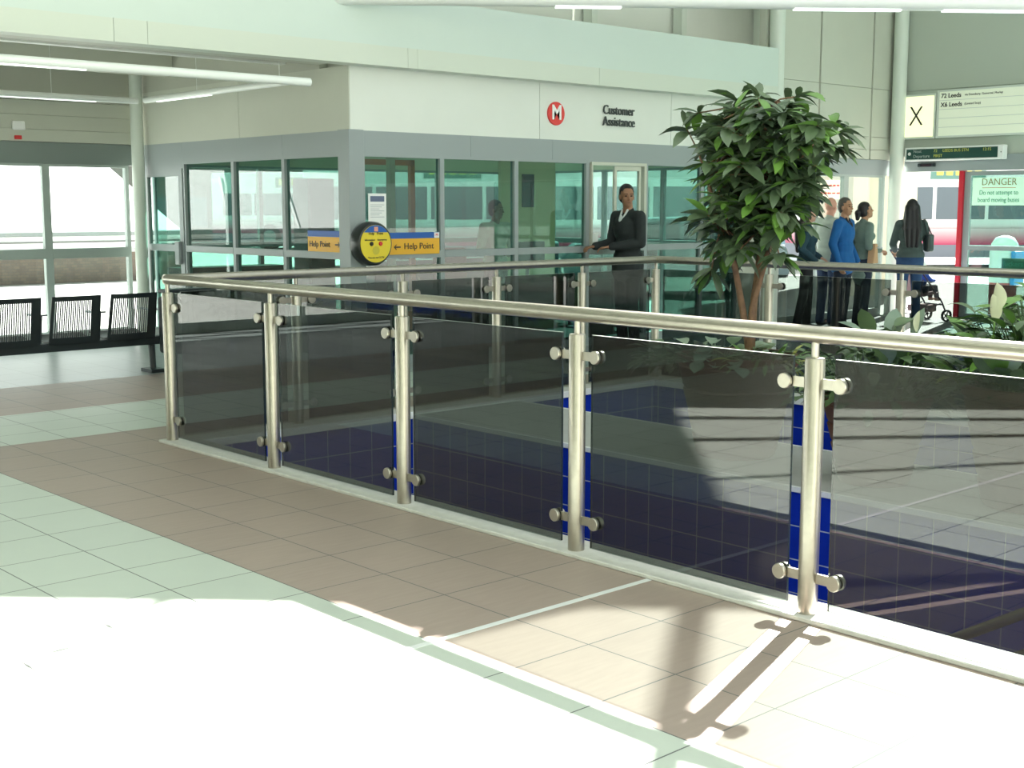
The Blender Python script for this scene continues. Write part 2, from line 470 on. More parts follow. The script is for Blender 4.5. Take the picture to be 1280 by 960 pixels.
hbox('trim_14', (-10, YW - .05, 2.35), (7.40, YW + .1, 2.485), cream_clad, 'pale rail above the grey header at the left', 'trim')
hbox('trim_15', (-10, YW - .02, 2.10), (7.40, YW + .1, 2.345), grey_dark, 'dark grey header over the left windows', 'trim')
hbox('wall_bay_bulkhead', (-10, 14.0, 3.11), (7.45, 14.2, 3.42), cream_clad, 'cross beam under the ceiling of the left bay')
k = 20
lw = [-9.0, -7.1, -5.2, -3.3, -1.4, 0.5, 2.4, 4.35, 6.27, 7.30]
for i, (a, b) in enumerate(zip(lw, lw[1:])):
    lab = 'tall window of the left wall'
    if i == 8: lab = 'narrow bright window at the right end of the left wall'
    if i == 7: lab = 'bright window at the left edge above the black seats'
    bay(k + i, 'X', YW, a, b, lab, zt=1.06, z1=2.10, fw=.09, gm=clear_glass, sill=.14, fm=mat('pale_grey_frame', (0.36, 0.42, 0.40), .4))
hbox('wall_bay_end', (7.45, 11.0, 2.96), (7.55, 14.95, 3.5), MATS['bay_wall'], 'pale wall strip above the office side panel')
# round white columns
def column(x, y, r, z1, label, n):
    bm = B(); lathe(bm, (x, y, 0), [(r * 1.5, 0), (r * 1.5, .02), (r, .03), (r, z1)], 24)
    o = obj('column', bm, col_white, auto=40)
    return tag(o, label, 'column')
column(7.34, 14.72, .075, 3.42, 'white round column where the left windows meet the office', 1)
column(14.15, 10.40, .10, 5.5, 'pale column behind the indoor tree at the end of the beam', 2)
column(17.06, 10.36, .10, 5.5, 'pale corner column left of the lit letter sign', 3)

# ---- glazing and cladding right of the office
for i, (a, b) in enumerate(zip([14.25, 16.0], [16.0, 17.0])):
    bay(30 + i, 'X', YO, a, b, ['window behind the waiting people nearest the tree', 'window behind the woman with the ponytail'][i], z1=2.06, gm=clear_glass, transom=False, fw=.11, fm=mat('pale_grey_frame', (0.36, 0.42, 0.40), .4), sill=.12)
hbox('trim_16', (14.2, YO, 2.06), (17.1, YO + .1, 2.28), grey_frame, 'grey header over the windows behind the waiting people', 'trim')
hbox('wall_recess_end', (13.6, YO + .02, 0), (14.2, YO + .1, 2.35), cream_clad, 'pale wall piece between office and right windows')
bm = B()
for z0_, z1_ in ((2.285, 2.42), (2.425, 2.60), (2.605, 3.28), (3.285, 5.5)):
    for a, b in ((14.04, 15.26), (15.30, 16.55), (16.59, 17.2)):
        box(bm, (a, YO, z0_), (b, YO + .1, z1_))
struct(obj('wall_clad', bm, cream_clad), 'cream cladding panels above the right windows', 'wall')
# door wall
bm = B()
for z0_, z1_, t_ in ((2.33, 3.26, 0), (3.265, 5.5, 0)):
    box(bm, (XR, -9, z0_), (XR + .1, 10.5, z1_))
struct(obj('wall_right', bm, mat('door_wall', (0.50, 0.55, 0.49), .6)), 'pale wall carrying the departure signs', 'wall')
hbox('trim_17', (XR - .03, -6, 2.11), (XR + .1, 10.3, 2.325), grey_frame, 'grey door header with sensor', 'trim')
hbox('trim_18', (XR - .04, 9.355, 0), (XR + .06, 9.42, 2.11), mat('red_frame', (0.55, 0.01, 0.03), .4), 'red jamb of the open sliding doorway', 'trim')
# set-back wall above beam
bm = B()
for a, b in ((-10, 7.6), (7.64, 9.6), (9.64, 11.6), (11.64, 17.2)):
    box(bm, (a, 11.6, 3.05), (b, 11.7, 5.5))
struct(obj('wall_clerestory', bm, white_panel), 'white clerestory wall above the long beam', 'wall')
for i, (px, x2) in enumerate(((740, 0), (852, 1), (952, 2))):
    p = onY(px, 20, 11.45)
    hbox('trim_%d' % (19 + i), (p.x - .05, 11.4, 3.0), (p.x + .05, 11.55, 5.5), col_white, 'pale upright on the clerestory wall', 'trim')
hbox('ceiling_office_roof', (7.56, 10.47, 2.96), (14.2, 15.0, 3.04), cream_clad, 'roof deck over the office', 'ceiling')

# ---- high roof: solid behind the diagonal edge, open steelwork in front
bm = B()
tri = [(17.5, -1.2), (17.5, 11.9), (4.4, 11.9)]
lo = [bm.verts.new((x, y, 5.5)) for x, y in tri]; hi = [bm.verts.new((x, y, 5.7)) for x, y in tri]
bm.faces.new(lo[::-1]); bm.faces.new(hi)
for i in range(3): bm.faces.new((lo[i], lo[(i + 1) % 3], hi[(i + 1) % 3], hi[i]))
bmesh.ops.recalc_face_normals(bm, faces=bm.faces)
struct(obj('ceiling_hall', bm, white_panel), 'solid part of the high hall roof', 'ceiling')
bm = B()
quad = [(7.15, 9.15), (4.4, 11.9), (-12, 11.9), (-12, -10.0)]
lo = [bm.verts.new((x, y, 5.5)) for x, y in quad]; hi = [bm.verts.new((x, y, 5.7)) for x, y in quad]
bm.faces.new(lo); bm.faces.new(hi[::-1])
for i in range(4): bm.faces.new((lo[i], lo[(i + 1) % 4], hi[(i + 1) % 4], hi[i]))
bmesh.ops.recalc_face_normals(bm, faces=bm.faces)
struct(obj('ceiling_hall_left', bm, white_panel), 'solid part of the high hall roof on the left', 'ceiling')
bm = B()
pl = [(9.51, 6.75), (9.51, 5.88), (10.06, 5.83), (10.55, 5.72), (10.7, 6.1)]  # added plate out of view, outline fitted to a notch of floor shade
lo = [bm.verts.new((x, y, 5.5)) for x, y in pl]; hi = [bm.verts.new((x, y, 5.52)) for x, y in pl]
bm.faces.new(lo); bm.faces.new(hi[::-1])
for i in range(5): bm.faces.new((lo[i], lo[(i + 1) % 5], hi[(i + 1) % 5], hi[i]))
bmesh.ops.recalc_face_normals(bm, faces=bm.faces)
struct(obj('trim_36', bm, white_panel), 'added unseen plate at the high roof edge, shaped to shade the floor', 'trim')
hbox('ceiling_low_added', (-12, -9, 3.2), (-1.6, 10.2, 3.3), cream_clad, 'added low ceiling out of view, darkening the rear part of the concourse', 'ceiling')  # added canopy under the high roof, keeps the floor mirrored in the glass dark
hbox('wall_back', (-12, -9.1, 0), (17.3, -9, 5.6), cream_clad, 'pale side wall of the concourse behind the viewer')
hbox('wall_slot', (17.2, 10.5, 2.4), (17.3, 11.7, 5.5), cream_clad, 'pale end wall above the right windows')
hbox('wall_rear', (-12.1, -10, 0), (-12, 15, 5.6), cream_clad, 'pale end wall of the concourse far behind the viewer')
for i, (x0, y0, x1, y1, wd) in enumerate(((4.5, 5.8, 8.2, 9.4, .065), (5.2, 5.7, 9.4, 9.0, .065), (6.0, 5.4, 10.2, 7.7, .035), (9.0, 4.35, 12.3, 6.8, .08))):
    bm = B(); d = Vector((x1 - x0, y1 - y0, 0)); n = Vector((-d.y, d.x, 0)).normalized() * wd / 2
    a = Vector((x0, y0, 5.5)); b = Vector((x1, y1, 5.5))
    vs = [bm.verts.new(p + Vector((0, 0, h))) for h in (0, .18) for p in (a - n, b - n, b + n, a + n)]
    for f in ((3, 2, 1, 0), (4, 5, 6, 7), (0, 1, 5, 4), (1, 2, 6, 5), (2, 3, 7, 6), (3, 0, 4, 7)): bm.faces.new([vs[j] for j in f])
    struct(obj('trim_%d' % (30 + i), bm, white_panel), 'white steel bar of the glazed roof', 'trim')


# ================================================================ BALUSTRADES
def baluster_post(parent, x, y, along, left=True, right=True):
    """round post with spigot and glass clamps; along = unit vector of the run"""
    bm = B()
    lathe(bm, (x, y, 0), [(.039, .018), (.039, .026), (.039, 1.022), (.036, 1.028)], 24)
    p = obj('post', bm, steel, parent, auto=35)
    bm = B(); tube(bm, [(x, y, 1.02), (x, y, 1.095)], .0155, 12)
    obj('spigot', bm, steel, p, auto=35)
    ax = Vector((along[0], along[1], 0))
    nrm = Vector((ax.y, -ax.x, 0))
    ang = math.atan2(ax.y, ax.x)
    for z in (.93, .165):
        for s, on in ((-1, left), (1, right)):
            if not on: continue
            bm = B()
            rot = Matrix.Rotation(ang, 3, 'Z')
            c = Vector((x, y, z))
            vs = box(bm, (.03 * s, -.005, -.020), (.100 * s, .0055, .020))
            for v in vs: v.co = c + rot @ v.co
            e = c + ax * (.126 * s)
            q = Matrix.Rotation(ang, 3, 'Z')
            for off in (-.025, .008):
                b2 = B(); lathe(b2, (0, 0, 0), [(.029, off), (.031, off + .002), (.031, off + .014), (.028, off + .018)], 18, axis='Y')
                for v in b2.verts: v.co = e + q @ v.co
                me = bpy.data.meshes.new('t'); b2.to_mesh(me); b2.free(); bm.from_mesh(me); bpy.data.meshes.remove(me)
            b2 = B(); lathe(b2, (0, 0, 0), [(.006, -.0275), (.006, -.024)], 8, axis='Y')
            for v in b2.verts: v.co = e + q @ v.co
            me = bpy.data.meshes.new('t'); b2.to_mesh(me); b2.free(); bm.from_mesh(me); bpy.data.meshes.remove(me)
            obj('clamp', bm, steel, p, auto=35)
    return p
def glass_panel(parent, a, b, z0=.045, z1=1.03):
    a = Vector(a); b = Vector(b); d = (b - a).normalized()
    a = a + d * .095; b = b - d * .095
    n = Vector((-d.y, d.x, 0)) * .006
    bm = B()
    vs = [bm.verts.new(Vector((p.x, p.y, z))) for z in (z0, z1) for p in (a - n, b - n, b + n, a + n)]
    for f in ((3, 2, 1, 0), (4, 5, 6, 7), (0, 1, 5, 4), (1, 2, 6, 5), (2, 3, 7, 6), (3, 0, 4, 7)): bm.faces.new([vs[j] for j in f])
    bmesh.ops.recalc_face_normals(bm, faces=bm.faces)
    for f in bm.faces:
        zs = [v.co.z for v in f.verts]
        if min(zs) == max(zs): f.material_index = 1
        elif abs(f.calc_area() - (z1 - z0) * .012) < .002: f.material_index = 2
    return obj('glass_panel', bm, [smoked, mat('glass_edge_lit', (.50, .56, .50), .3), mat('glass_edge_shade', (.015, .025, .022), .2)], parent)  # bright top edge and dark side edges are put into the colour
NX, NY, FXX = 4.18, 8.03, 9.15
nearY = [8.03, 6.737, 5.44, 4.135, 2.855, 1.56, 0.27, -1.02, -2.31]
t = thing('balustrade', 'near brushed steel railing with smoked glass panels, closest to the viewer', 'railing', (NX, 4.2, 0.02))
for i, y in enumerate(nearY): baluster_post(t, NX, y, (0, 1), right=(i != 0))
for a, b in zip(nearY, nearY[1:]): glass_panel(t, (NX, a, 0), (NX, b, 0))
bm = B(); tube(bm, [(NX, -2.6, 1.118), (NX, NY + .0, 1.118)], .034, 20); obj('handrail', bm, steel, t, auto=50)
t = thing('balustrade', 'steel and smoked glass railing on the office side, running left to right behind the stairwell', 'railing', (6.6, NY, 0.02))
midX = [5.2, 6.18, 7.16, 8.17, 9.15]
for i, x in enumerate(midX): baluster_post(t, x, NY, (1, 0), right=(i != 4))
for a, b in zip([NX] + midX, midX): glass_panel(t, (a, NY, 0), (b, NY, 0))
bm = B(); tube(bm, [(NX - .02, NY, 1.118), (FXX, NY, 1.118)], .034, 20); obj('handrail', bm, steel, t, auto=50)
t = thing('balustrade', 'far steel and smoked glass railing behind the plant pots, in front of the waiting people', 'railing', (FXX, 4.5, 0.02))
farY = [6.74, 5.47, 4.2, 2.93, 1.66, .39, -.9]
for i, y in enumerate(farY): baluster_post(t, FXX, y, (0, 1))
for a, b in zip([NY] + farY, farY): glass_panel(t, (FXX, a, 0), (FXX, b, 0))
bm = B(); tube(bm, [(FXX, NY + .01, 1.118), (FXX, -2.0, 1.118)], .034, 20); obj('handrail', bm, steel, t, auto=50)

# ================================================================ SEATS
def bench():
    t = thing('beam_seat', 'row of black perforated metal seats on one beam facing the left windows', 'bench', (4.6, 11.75, 0))
    Y = 11.62
    bm = B(); box(bm, (2.6, Y + .08, .265), (6.05, Y + .18, .345)); bevel(bm, .008); obj('beam', bm, black_metal, t)
    for x in (5.93, 3.85):
        bm = B()
        tube(bm, [(x, Y + .14, .28), (x - .03, Y + .06, .03)], [.034, .03], 10)
        box(bm, (x - .10, Y - .04, 0), (x + .05, Y + .18, .035))
        obj('leg', bm, black_metal, t, auto=40)
    for k in range(6):
        xc = 5.685 - k * .572
        if k == 5: break
        w = .235
        bm = B()
        # backrest: rim and slanted slats, leaning slightly towards the viewer at the top
        y0, y1, z0, z1 = Y + .06, Y - .04, .335, .785
        def P(u, v, d=0.0):      # u across, v up
            yy = y0 + (y1 - y0) * v - .02 * (1 - (2 * u - 1) ** 2) + d
            return Vector((xc - w + 2 * w * u + (1 - v) * 0.012 * (2 * u - 1), yy, z0 + (z1 - z0) * v))
        def bar(u0, v0, u1, v1, r):
            tube(bm, [P(u0 + (u1 - u0) * s / 4, v0 + (v1 - v0) * s / 4) for s in range(5)], r, 6)
        def slab(u0, u1, v0, v1, th=.012, n=6):
            prev = None
            for s in range(n + 1):
                u = u0 + (u1 - u0) * s / n
                q = [bm.verts.new(P(u, v0)), bm.verts.new(P(u, v1)), bm.verts.new(P(u, v1, th)), bm.verts.new(P(u, v0, th))]
                if prev:
                    for j in range(4): bm.faces.new((prev[j], prev[(j + 1) % 4], q[(j + 1) % 4], q[j]))
                else: bm.faces.new(q)
                prev = q
            bm.faces.new(prev[::-1])
        slab(0, 1, .90, 1.0); slab(0, 1, 0, .14)
        slab(0, .06, .14, .90, n=2); slab(.80, 1, .14, .90, n=2)
        for s in range(17):
            u = .085 + s * .042
            slab(u, u + .019, .14, .90, n=1)
        # side wing
        for s in (-1,):
            pass
        bmesh.ops.recalc_face_normals(bm, faces=bm.faces)
        obj('backrest', bm, black_metal, t)
        bm = B()
        prev = None
        for s in range(9):
            v = s / 8
            yy = Y + .05 + .44 * v; zz = .37 + .03 * math.sin(v * PI) * -1 + .05 * v
            if v > .9: zz -= .02
            q = [bm.verts.new((xc - w, yy, zz)), bm.verts.new((xc + w, yy, zz)), bm.verts.new((xc + w, yy, zz - .018)), bm.verts.new((xc - w, yy, zz - .018))]
            if prev:
                for j in range(4): bm.faces.new((prev[j], prev[(j + 1) % 4], q[(j + 1) % 4], q[j]))
            else: bm.faces.new(q)
            prev = q
        bm.faces.new(prev[::-1]); bmesh.ops.recalc_face_normals(bm, faces=bm.faces)
        obj('seat', bm, black_metal, t)
        bm = B()
        tube(bm, [(xc + .285, Y + .16, .33), (xc + .285, Y + .12, .60), (xc + .285, Y + .42, .60)], .012, 8)
        tube(bm, [(xc + .235, Y + .10, .61), (xc + .337, Y + .10, .61)], .009, 8)
        obj('armrest', bm, mat('seat_chrome', (.5, .55, .6), .25, 1.0), t, auto=40)
bench()

# black stand behind the corner of the railing
t = thing('waste_bin_stand', 'black metal stand with flat top bar and hanging dark bin, behind the railing corner', 'bin', (6.12, 11.2, 0))
bm = B(); box(bm, (6.10, 11.18, 0), (6.15, 11.23, .80)); obj('post', bm, black_metal, t)
bm = B(); box(bm, (5.80, 11.16, .795), (6.33, 11.34, .83)); bevel(bm, .006, 1); obj('top_bar', bm, black_metal, t)
bm = B(); box(bm, (5.80, 11.12, .22), (5.99, 11.36, .76)); bevel(bm, .03, 3); obj('bin', bm, black_metal, t)

# ================================================================ SIGNS ON THE OFFICE
yel = mat('sign_yellow', (0.80, 0.42, 0.02), .5); sblue = mat('sign_blue', (0.01, 0.10, 0.42), .5)
black = mat('sign_black', (0.01, 0.01, 0.012), .5); swhite = mat('sign_white', (0.85, 0.86, 0.86), .4)
sred = mat('sign_red', (0.60, 0.02, 0.02), .4)
# front help point sign
t = thing('help_point_sign', 'yellow and blue help point sign with an arrow pointing left, on the first front window', 'sign', (8.23, YO - .01, 1.24))
bm = B(); box(bm, (7.86, YO - .02, 1.125), (8.55, YO - .008, 1.285)); obj('yellow_panel', bm, yel, t)
bm = B(); box(bm, (7.86, YO - .02, 1.285), (8.55, YO - .008, 1.345)); obj('blue_band', bm, sblue, t)
bm = B(); box(bm, (8.48, YO - .024, 1.288), (8.545, YO - .02, 1.342)); obj('emblem', bm, swhite, t)
txt('letter', 'M', .045, (8.5125, YO - .025, 1.315), '-Y', sred, t, 'CENTER')
txt('lettering', 'Help Point', .088, (8.085, YO - .022, 1.205), '-Y', black, t, xs=1.02)
def arrow(name, c, s, axis, parent, sz=.05):
    bm = B()
    P = [(-1.0, 0), (-.35, .62), (-.12, .62), (-.55, .16), (1.0, .16), (1.0, -.16), (-.55, -.16), (-.12, -.62), (-.35, -.62)]
    vs = []
    for d in (0, -.003):
        vs.append([bm.verts.new((c[0] + s * u * sz, c[1] + d, c[2] + v * sz) if axis == 'X' else (c[0] + d, c[1] - s * u * sz, c[2] + v * sz)) for u, v in P])
    bm.faces.new(vs[0]); bm.faces.new(vs[1][::-1])
    for i in range(len(P)): bm.faces.new((vs[0][i], vs[0][(i + 1) % len(P)], vs[1][(i + 1) % len(P)], vs[1][i]))
    bmesh.ops.recalc_face_normals(bm, faces=bm.faces)
    obj(name, bm, black, parent)
arrow('arrow', (8.0, YO - .021, 1.20), 1, 'X', t, .042)
t = thing('help_point_sign', 'yellow and blue help point sign with an arrow pointing right, on the office side window', 'sign', (XC - .01, 10.94, 1.26))
bm = B(); box(bm, (XC - .02, 10.62, 1.155), (XC - .008, 11.23, 1.305)); obj('yellow_panel', bm, yel, t)
bm = B(); box(bm, (XC - .02, 10.62, 1.305), (XC - .008, 11.23, 1.365)); obj('blue_band', bm, sblue, t)
txt('lettering', 'Help Point', .085, (XC - .022, 11.20, 1.23), '-X', black, t, xs=1.0)
arrow('arrow', (XC - .021, 10.70, 1.23), -1, 'Y', t, .042)
# round help point
t = thing('help_point', 'round help point with yellow face and thick black rim on the corner post', 'intercom', (7.615, YO - .02, 1.245))
c = (7.615, YO, 1.245)
bm = B(); lathe(bm, c, [(.17, -.012), (.205, -.03), (.218, -.08), (.214, -.15), (.20, -.175), (.183, -.178)], 48, axis='Y'); obj('housing', bm, mat('black_plastic', (.02, .025, .025), .3), t, auto=50)
bm = B(); lathe(bm, c, [(.183, -.176), (.183, -.184)], 48, axis='Y'); obj('face_plate', bm, mat('lemon_yellow', (0.80, 0.62, 0.03), .5), t)
bm = B()
vs = []
a0 = R(52)
arc = [(.181 * math.sin(a), .181 * math.cos(a)) for a in [(-a0 + 2 * a0 * i / 20) for i in range(21)]]
for d in (-.1845, -.187): vs.append([bm.verts.new((c[0] + u, c[1] + d, c[2] + v)) for u, v in arc])
bm.faces.new(vs[0]); bm.faces.new(vs[1])
for i in range(21): bm.faces.new((vs[0][i], vs[0][(i + 1) % 21], vs[1][(i + 1) % 21], vs[1][i]))
bmesh.ops.recalc_face_normals(bm, faces=bm.faces); obj('blue_band', bm, sblue, t)
bm = B(); box(bm, (c[0] - .022, c[1] - .191, c[2] + .12), (c[0] + .022, c[1] - .187, c[2] + .165)); obj('emblem', bm, mat('emblem_pink', (.8, .35, .25), .5), t)
for dx, mm, lb in ((-.055, black, 'black button'), (.055, sred, 'red button')):
    bm = B(); lathe(bm, (c[0] + dx, c[1], c[2] + .0), [(.021, -.184), (.021, -.192), (.017, -.197)], 16, axis='Y')
    o = obj('button', bm, mm, t, auto=40); o['label'] = lb
bm = B(); lathe(bm, (c[0], c[1], c[2] - .065), [(.042, -.184), (.042, -.186)], 24, axis='Y'); obj('speaker_grille', bm, mat('olive_yellow', (.60, .50, .05), .6), t)
txt('lettering', 'Help   Point', .036, (c[0], c[1] - .186, c[2] + .10), '-Y', black, t, 'CENTER')
txt('lettering', 'Information', .026, (c[0] - .075, c[1] - .186, c[2] + .038), '-Y', black, t, 'CENTER')
txt('lettering', 'Emergency', .026, (c[0] + .075, c[1] - .186, c[2] + .038), '-Y', black, t, 'CENTER')
txt('lettering', 'You are on CCTV', .026, (c[0], c[1] - .186, c[2] - .135), '-Y', black, t, 'CENTER')
# notice
t = thing('notice', 'white paper notice with a dark header behind the first front window', 'notice', (7.78, YO + .05, 1.5))
bm = B(); box(bm, (7.675, YO + .015, 1.30), (7.895, YO + .022, 1.735)); obj('sheet', bm, swhite, t)
bm = B(); box(bm, (7.70, YO + .012, 1.655), (7.87, YO + .015, 1.71)); obj('header', bm, mat('notice_header', (.12, .15, .25), .6), t)
bm = B()
for k in range(7): box(bm, (7.70, YO + .0135, 1.62 - k * .02), (7.87 - (k % 3) * .03, YO + .015, 1.626 - k * .02))
obj('printed_lines', bm, mat('print_grey', (.45, .48, .52), .7), t)
# roundel and lettering on the fascia
t = thing('roundel_sign', 'red round sign with a white letter M on the office fascia', 'sign', (10.30, YO - .01, 2.64))
bm = B(); lathe(bm, (10.24, YO, 2.63), [(.128, 0), (.128, -.018), (.124, -.022)], 40, axis='Y'); obj('disc', bm, mat('roundel_red', (.72, .045, .04), .4), t, auto=40)
txt('letter', 'M', .22, (10.24, YO - .024, 2.635), '-Y', swhite, t, 'CENTER', bold=.006, xs=.92)
t = thing('fascia_lettering', 'dark raised Customer Assistance lettering on the white fascia', 'sign', (11.0, YO - .01, 2.64))
for q_, (a_, z_) in enumerate((('Customer', 2.708), ('Assistance', 2.578))): txt('lettering', a_, .15, (10.985, YO - .02, z_), '-Y', mat('letter_grey', (.06, .07, .07), .5), t, 'LEFT', ext=.008, xs=.86, bold=.0005)

# ---- serving hatch
t = sroot('window_40', (11.27, YO, 1.2), 'sliding serving hatch with pale frame and open left half', 'window')
pf = mat('pale_aluminium', (.55, .56, .48), .4)
bm = B()
x0, x1, z0, z1 = 10.80, 11.74, 1.17, 2.115
for a, b in (((x0, z1 - .035), (x1, z1)), ((x0, z0), (x1, z0 + .03)), ((x0, z0 + .03), (x0 + .02, z1 - .035)), ((x1 - .04, z0 + .03), (x1, z1 - .035))):
    box(bm, (a[0], YO - .03, a[1]), (b[0], YO + .09, b[1]))
obj('window_frame', bm, pf, t)
bm = B()
for a, b in (((11.20, z1 - .09), (11.66, z1 - .04)), ((11.20, z0 + .03), (11.66, z0 + .07)), ((11.20, z0 + .07), (11.24, z1 - .09)), ((11.63, z0 + .07), (11.66, z1 - .09))):
    box(bm, (a[0], YO - .01, a[1]), (b[0], YO + .02, b[1]))
obj('sliding_sash', bm, pf, t)
bm = B(); box(bm, (11.24, YO + .002, z0 + .07), (11.63, YO + .008, z1 - .09)); obj('pane', bm, clear_glass, t)
bm = B(); box(bm, (10.80, YO - .12, 1.06), (11.40, YO + .25, 1.165)); bevel(bm, .01)
struct(obj('window_sill', bm, mat('sill_grey', (.38, .42, .42), .45)), 'grey serving ledge of the hatch', 'sill')
bm = B(); box(bm, (10.86, YO - .06, 1.168), (11.0, YO + .05, 1.172)); box(bm, (10.87, YO + .04, 1.172), (10.98, YO + .055, 1.30))
tag(obj('leaflets', bm, swhite), 'white papers lying on the serving ledge by the hand of the man in the suit', 'paper')

# ---- office interior
def desk(x0, y0, x1, y1, label):
    t = thing('desk', label, 'desk', ((x0 + x1) / 2, (y0 + y1) / 2, .012))
    wood = mat('desk_wood', (.20, .12, .07), .5, noise=.2, nscale=6)
    bm = B(); box(bm, (x0, y0, .72), (x1, y1, .75)); obj('desk_top', bm, wood, t)
    for x in (x0 + .04, x1 - .07):
        bm = B(); box(bm, (x, y0 + .05, .012), (x + .03, y1 - .05, .72)); obj('side_panel', bm, wood, t)
    bm = B(); box(bm, (x0 + .07, y0 + .08, .3), (x1 - .07, y0 + .1, .72)); obj('modesty_panel', bm, wood, t)
desk(9.75, 10.75, 11.6, 11.45, 'brown desk inside the office behind the serving hatch')
def office_chair(x, y, rz, colr, label):
    t = thing('office_chair', label, 'chair', (x, y, .012), rz=rz)
    m_ = mat('chair_fabric_' + label[:4], colr, .9)
    def P(a): return a
    bm = B(); box(bm, (-.24, -.24, .44), (.24, .24, .52)); bevel(bm, .04, 3); obj('seat', bm, m_, t, world=False)
    bm = B(); box(bm, (-.22, .20, .60), (.22, .28, 1.12)); bevel(bm, .035, 3); obj('backrest', bm, m_, t, world=False)
    bm = B(); tube(bm, [(0, 0, .08), (0, 0, .45)], .025, 10); tube(bm, [(0, .1, .46), (0, .26, .5), (0, .27, .7)], .018, 8); obj('stem', bm, black_metal, t, world=False, auto=40)
    bm = B()
    for k in range(5):
        a = 2 * PI * k / 5
        tube(bm, [(0, 0, .09), (.28 * math.cos(a), .28 * math.sin(a), .05)], .018, 6)
        lathe(bm, (.28 * math.cos(a), .28 * math.sin(a), 0), [(.02, .0), (.025, .02), (.02, .045)], 8)
    obj('castor_base', bm, black_metal, t, world=False, auto=40)
office_chair(9.75, 11.95, R(170), (.16, .10, .06), 'brown office chair at the desk left of the serving hatch')
office_chair(12.4, 11.3, R(200), (.35, .06, .10), 'red office chair behind the window right of the hatch')
office_chair(12.6, 12.7, R(20), (.04, .10, .12), 'dark teal office chair further inside the office')
# orange door frame inside the office
t = thing('orange_door_frame', 'orange wooden inner door frame with glass, seen through the first two front windows', 'door frame', (9.8, 13.4, .012))
om = mat('orange_wood', (.62, .16, .05), .5)
bm = B()
x0, x1 = 9.55, 10.5
for a, b in (((x0, .012), (x0 + .07, 2.2)), ((x1 - .07, .012), (x1, 2.2)), ((x0, 2.13), (x1, 2.2)), ((x0 + .07, 1.0), (x1 - .07, 1.07)), ((x0 + .07, .012), (x1 - .07, .25))):
    box(bm, (a[0], 13.36, a[1]), (b[0], 13.42, b[1]))
obj('frame', bm, om, t)
bm = B(); box(bm, (x0 + .07, 13.388, .25), (x1 - .07, 13.392, 2.13)); obj('pane', bm, clear_glass, t)
# dark locker beside it
t = thing('cabinet', 'tall dark cabinet inside the office left of the orange frame', 'cabinet', (9.15, 13.6, .012))
bm = B(); box(bm, (8.92, 13.45, .012), (9.30, 13.8, 1.95)); bevel(bm, .01, 1); obj('body', bm, mat('cabinet_dark', (.03, .045, .05), .5), t)
bm = B(); box(bm, (8.935, 13.435, .05), (9.285, 13.45, 1.93)); obj('door', bm, mat('cabinet_door', (.04, .06, .07), .5), t)
bm = B(); tube(bm, [(9.25, 13.42, 1.0), (9.25, 13.42, 1.2)], .01, 8); obj('handle', bm, steel, t)
bm = B(); box(bm, (11.05, 12.3, .012), (12.0, 12.36, 2.3))
struct(obj('wall_partition', bm, mat('cream_partition', (.75, .66, .42), .7)), 'cream partition inside the office behind the hatch', 'wall')
bm = B(); box(bm, (11.40, 12.28, 1.60), (11.60, 12.298, 2.02)); tag(obj('picture', bm, mat('picture_dark', (.08, .10, .12), .5)), 'dark framed notice hanging on the cream partition behind the man', 'notice')
bm = B(); box(bm, (9.75, 12.9, .012), (9.83, 12.98, 2.5)); struct(obj('trim_41', bm, MATS['office_wall']), 'cream inner post of the office', 'trim')
for k_, (a_, b_, lb_) in enumerate(((7.7, 9.2, 'added low dark cupboard that darkens the rear windows nearest the office side windows'), (10.6, 12.0, 'added low dark cupboard that darkens the rear windows behind the desk'), (12.05, 13.4, 'added low dark cupboard that darkens the rear right corner of the office'))):  # added cupboards, put in to darken the lower panes seen from the front
    t = thing('cupboard', lb_, 'cupboard', ((a_ + b_) / 2, 14.55, .012), 'added low cupboards along the rear office windows')
    bm = B(); box(bm, (a_, 14.40, .012), (b_, 14.78, .86)); obj('body', bm, mat('cupboard_dark', (.05, .065, .06), .5), t)
    for q_ in range(2):
        w_ = (b_ - a_) / 2
        bm = B(); box(bm, (a_ + q_ * w_ + .01, 14.385, .05), (a_ + (q_ + 1) * w_ - .01, 14.40, .84)); d_ = obj('door', bm, mat('cupboard_door', (.07, .09, .085), .45), t)
        bm = B(); tube(bm, [(a_ + w_ + (.05 if q_ else -.05), 14.375, .5), (a_ + w_ + (.05 if q_ else -.05), 14.375, .62)], .007, 6); obj('handle', bm, steel, d_)
# computer monitor on desk
t = thing('monitor', 'dark computer monitor on the office desk', 'monitor', (10.5, 11.2, .75))
bm = B(); box(bm, (10.28, 11.18, .88), (10.74, 11.22, 1.20)); bevel(bm, .008); obj('screen', bm, black_metal, t)
bm = B(); tube(bm, [(10.5, 11.24, .76), (10.5, 11.22, .95)], .02, 8); box(bm, (10.4, 11.14, .75), (10.6, 11.32, .765)); obj('stand', bm, black_metal, t)

